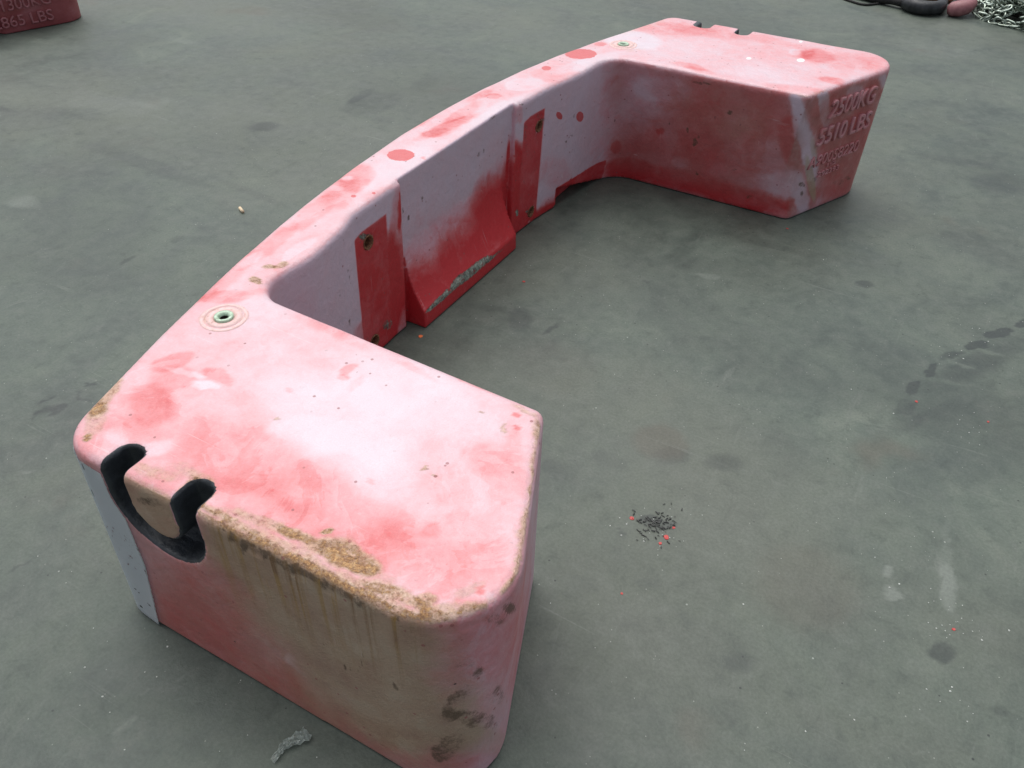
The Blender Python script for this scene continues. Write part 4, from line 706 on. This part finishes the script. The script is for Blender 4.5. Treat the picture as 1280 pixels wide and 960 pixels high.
tag(from_bm('chain_links', rest_bm, M_GALV, ch, True), kind='stuff')
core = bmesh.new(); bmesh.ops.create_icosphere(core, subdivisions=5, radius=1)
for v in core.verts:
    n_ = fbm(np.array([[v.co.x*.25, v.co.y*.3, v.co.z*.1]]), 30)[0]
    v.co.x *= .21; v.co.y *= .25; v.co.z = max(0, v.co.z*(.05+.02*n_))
co_ = from_bm('dark_heap_core', core, simple('chain_shadowed_core', [(.3, (.012, .014, .012)), (.7, (.05, .055, .048))], 60, .6, .4, 1.0, .02), ch, True); co_.location = (.10, .17, 0)  # added dark filler, shade between the links put into its colour
# ---------------------------------------------------------------- rigging gear beside the chain
def tube(pts, r, seg=12, closed=False, flat=1.0):
    bm = bmesh.new(); rings = []; n = len(pts); P = [Vector(p) for p in pts]
    for i in range(n):
        if closed: t = (P[(i+1) % n]-P[i-1]).normalized()
        else: t = (P[min(i+1, n-1)]-P[max(i-1, 0)]).normalized()
        sd_ = t.cross(Vector((0, 0, 1))).normalized(); up = sd_.cross(t); rr = r(i/(n-1)) if callable(r) else r
        rings.append([bm.verts.new(P[i]+sd_*rr*math.cos(2*math.pi*k/seg)+up*rr*flat*math.sin(2*math.pi*k/seg)) for k in range(seg)])
    for i in range(n if closed else n-1):
        a, b = rings[i], rings[(i+1) % n]
        for k in range(seg): bm.faces.new((a[k], a[(k+1) % seg], b[(k+1) % seg], b[k]))
    if not closed:
        for e in (rings[0], rings[-1]): bm.faces.new(e)
    bmesh.ops.recalc_face_normals(bm, faces=bm.faces[:]); return bm
# shackle: bow + pin
sh = empty('shackle', (-.03, 3.44, 0)); tag(sh, 'big dark greased steel shackle lying left of the red hook', 'shackle')
bow = [(.085*math.cos(a), .085*math.sin(a), .036) for a in np.linspace(math.pi*1.0, math.pi*2.0, 22)]; bow = [(-.075, .12, .036), (-.083, .05, .036)]+bow+[(.083, .05, .036), (.075, .12, .036)]
from_bm('bow', tube(bow, lambda t: .027+.008*math.sin(math.pi*t), 16), M_DARKSTEEL, sh, True)
from_bm('pin', tube([(-.12, .13, .036), (-.06, .13, .036), (.06, .13, .036), (.125, .13, .036)], .02, 14), M_RUST, sh, True)
for sx in (-.078, .078):
    e = from_bm('eye', lathe([(.02, -.022), (.038, -.022), (.042, -.012), (.042, .012), (.038, .022), (.02, .022), (.02, -.022)], 20), M_DARKSTEEL, sh, True); e.rotation_euler = (0, math.pi/2, 0); e.location = (sx, .13, .042)
# red hook: stubby cast point with a neck curving back
hk = empty('hook', (.150, 3.43, 0)); tag(hk, 'blunt red painted steel hook end between the dark shackle and the chain heap', 'hook')
hb_ = from_bm('hook_body', tube([(-.052, -.002, .026), (-.040, -.004, .030), (-.01, 0, .038), (.02, .02, .046), (.035, .06, .055), (.03, .12, .06), (-.01, .17, .05), (-.06, .19, .04)], lambda t: .031+.018*math.sin(math.pi*min(t*1.5, 1))-.008*t, 14, flat=.85), M_HOOKRED, hk, True)
for v in hb_.data.vertices: v.co.z = max(v.co.z, .001)
lt_ = from_bm('latch', tube([(-.05, .03, .05), (-.03, .09, .06), (-.02, .15, .06)], .008, 8), M_DARKSTEEL, hk, True)
# webbing sling and thin strap
sl_pts = [(a_, b_-.085, c_) for a_, b_, c_ in [(-.50, 3.62, .02), (-.40, 3.57, .022), (-.30, 3.545, .026), (-.20, 3.52, .03), (-.12, 3.50, .028), (-.09, 3.56, .026), (-.16, 3.64, .03), (-.30, 3.68, .035), (-.44, 3.72, .03)]]
def smoothp(P, k=3):
    for _ in range(k):
        Q_ = [P[0]]
        for a, b in zip(P, P[1:]): Q_ += [tuple(.75*a[i]+.25*b[i] for i in range(3)), tuple(.25*a[i]+.75*b[i] for i in range(3))]
        P = Q_+[P[-1]]
    return P
tag(from_bm('lifting_sling', tube(smoothp(sl_pts), lambda t: .026+.004*math.sin(t*25), 10, flat=.9), M_WEB, None, True), 'black rolled lifting sling looped on the floor left of the shackle', 'sling')
tag(from_bm('cord', tube(smoothp([(-.62, 3.55, .006), (-.46, 3.43, .006), (-.345, 3.365, .006), (-.30, 3.36, .006), (-.245, 3.43, .006), (-.2, 3.50, .008)]), .006, 8), M_WEB, None, True), 'thin black cord bent to a corner in front of the rolled sling', 'cord')
# ---------------------------------------------------------------- litter on the floor
def chip(name, x, y, r, mat, label, cat, group=None, seed=0, hgt=.25, asp=1.0, rot=None):
    rd = random.Random(seed); bm = bmesh.new(); n = rd.choice((5, 6, 7)); a0 = rd.uniform(0, 6)
    lo = []; hi = []
    for i in range(n):
        a = a0+2*math.pi*i/n; q = r*rd.uniform(.65, 1.15); lo.append(bm.verts.new((q*math.cos(a)*asp, q*math.sin(a), .0005))); hi.append(bm.verts.new((q*.85*math.cos(a)*asp, q*.85*math.sin(a), r*hgt*rd.uniform(.5, 1.4))))
    bm.faces.new(hi); bm.faces.new(lo[::-1])
    for i in range(n): bm.faces.new((lo[i], lo[(i+1) % n], hi[(i+1) % n], hi[i]))
    o = from_bm(name, bm, mat); o.location = (x, y, 0); o.rotation_euler = (0, 0, rot if rot is not None else rd.uniform(0, 6)); return tag(o, label, cat, group)
G = 'red paint flakes on the floor'
for i, (fx, fy, fr, lb) in enumerate(((.112, -.565, .0075, 'bright red paint flake at the left edge of the black swarf patch'), (.196, -.545, .005, 'small red paint flake at the right edge of the swarf patch'),
        (.193, -.576, .009, 'dark red paint flake at the lower right of the swarf patch'), (.188, -.597, .006, 'orange red paint flake just below the swarf patch'),
        (.550, .129, .006, 'red paint flake inside the dark tyre print at the right'), (.710, .141, .005, 'red paint flake near the right edge, right of the tyre print'),
        (.733, -.508, .006, 'pink red flake among white grit beside the round oil spot'), (.036, .796, .006, 'red paint flake just below the far arm corner'),
        (.173, -.748, .004, 'tiny red flake alone on the bare floor below the swarf patch'), (-.527, .098, .007, 'red flake on the floor right of the flared foot'))):
    chip('paint_flake', fx, fy, fr*.75, M_FLAKE, lb, 'paint flake', G, 40+i)
chip('paint_flake', -.649+.02, -.273-.0, .008, M_ORANGE, 'orange paint chip on the floor beside the left foot corner of the flared foot', 'paint flake', G, 77)
# cigarette butt
bt = from_bm('cigarette_butt', tube([(-.014, 0, .0055), (-.004, 0, .0055), (.004, 0, .0055), (.015, .001, .005)], .0052, 10), M_BUTT, None, True); bt.location = (-1.518, -.014, 0); bt.rotation_euler = (0, 0, -.5); tag(bt, 'cream cigarette butt on the floor left of the long curved back', 'cigarette butt')
# crumpled film
bm = bmesh.new(); nu, nv = 26, 8; gr = []
rd = random.Random(3)
for i in range(nu+1):
    t = i/nu; wd = .007+.011*t**1.5*(1.1 if t < .9 else .75); cx_, cy_ = -.045+.09*t+.004*math.sin(t*9), -.012+.03*t+.008*math.sin(t*5)
    row = []
    for j in range(nv+1):
        s = j/nv-.5; row.append(bm.verts.new((cx_-s*wd*.5+rd.uniform(-.0016, .0016), cy_+s*wd*2+rd.uniform(-.0016, .0016), .003+abs(.011*math.sin(s*7+t*14))*(.4+t)+rd.uniform(0, .004))))
    gr.append(row)
for i in range(nu):
    for j in range(nv): bm.faces.new((gr[i][j], gr[i+1][j], gr[i+1][j+1], gr[i][j+1]))
bmesh.ops.solidify(bm, geom=bm.faces[:], thickness=.0006)
fo = from_bm('plastic_scrap', bm, M_FILM); fo.location = (-.163, -1.302, 0); fo.scale = (.72, .72, .72); fo.rotation_euler = (0, 0, math.radians(62)); tag(fo, 'crumpled scrap of clear plastic film on the floor in front of the near arm', 'plastic scrap')
# swarf curls
bm = bmesh.new(); rd = random.Random(9)
for i in range(110):
    a = rd.gauss(0, 1); b = rd.gauss(0, 1); px_, py_ = .160+.022*a, -.552+.026*b; r = rd.uniform(.0007, .0024); th = rd.uniform(0, 6.28)
    n0 = 5; P = [(px_+r*2.2*math.cos(th)*k+.001*math.sin(k*2+i), py_+r*2.2*math.sin(th)*k*.7, .001+.0015*rd.random()) for k in np.linspace(-1, 1, n0)]
    t_ = tube(P, r*.55, 5); me_ = bpy.data.meshes.new('x'); t_.to_mesh(me_); t_.free(); bm.from_mesh(me_); bpy.data.meshes.remove(me_)
tag(from_bm('metal_swarf', bm, M_SWARF), 'loose scatter of black metal swarf on the floor inside the C', 'metal swarf', kind='stuff')
# pale grit
bm = bmesh.new(); rd = random.Random(21)
def grit(x, y, r):
    n = 5; lo = [bm.verts.new((x+r*rd.uniform(.6, 1.2)*math.cos(6.283*i/n), y+r*rd.uniform(.6, 1.2)*math.sin(6.283*i/n), .0004)) for i in range(n)]; t = bm.verts.new((x, y, r*.7))
    for i in range(n): bm.faces.new((lo[i], lo[(i+1) % n], t))
for _ in range(300):
    grit(rd.uniform(-2.6, 1.2), rd.uniform(-1.4, 2.6), rd.choice((.0008, .001, .0012, .0012, .0018)))
for cx_, cy_, s, n in ((.72, -.50, .035, 26), (.61, .40, .02, 7), (.66, .10, .05, 14), (.165, -.56, .04, 26), (.62, .52, .03, 8), (-.9, 1.25, .08, 8), (-.55, -1.36, .1, 12), (.75, -.66, .02, 8)):
    for _ in range(n): grit(rd.gauss(cx_, s), rd.gauss(cy_, s), rd.choice((.0008, .0011, .0014, .0022)))
tag(from_bm('grit', bm, M_GRIT), 'pale grit and paint crumbs scattered over the floor', 'grit', kind='stuff')
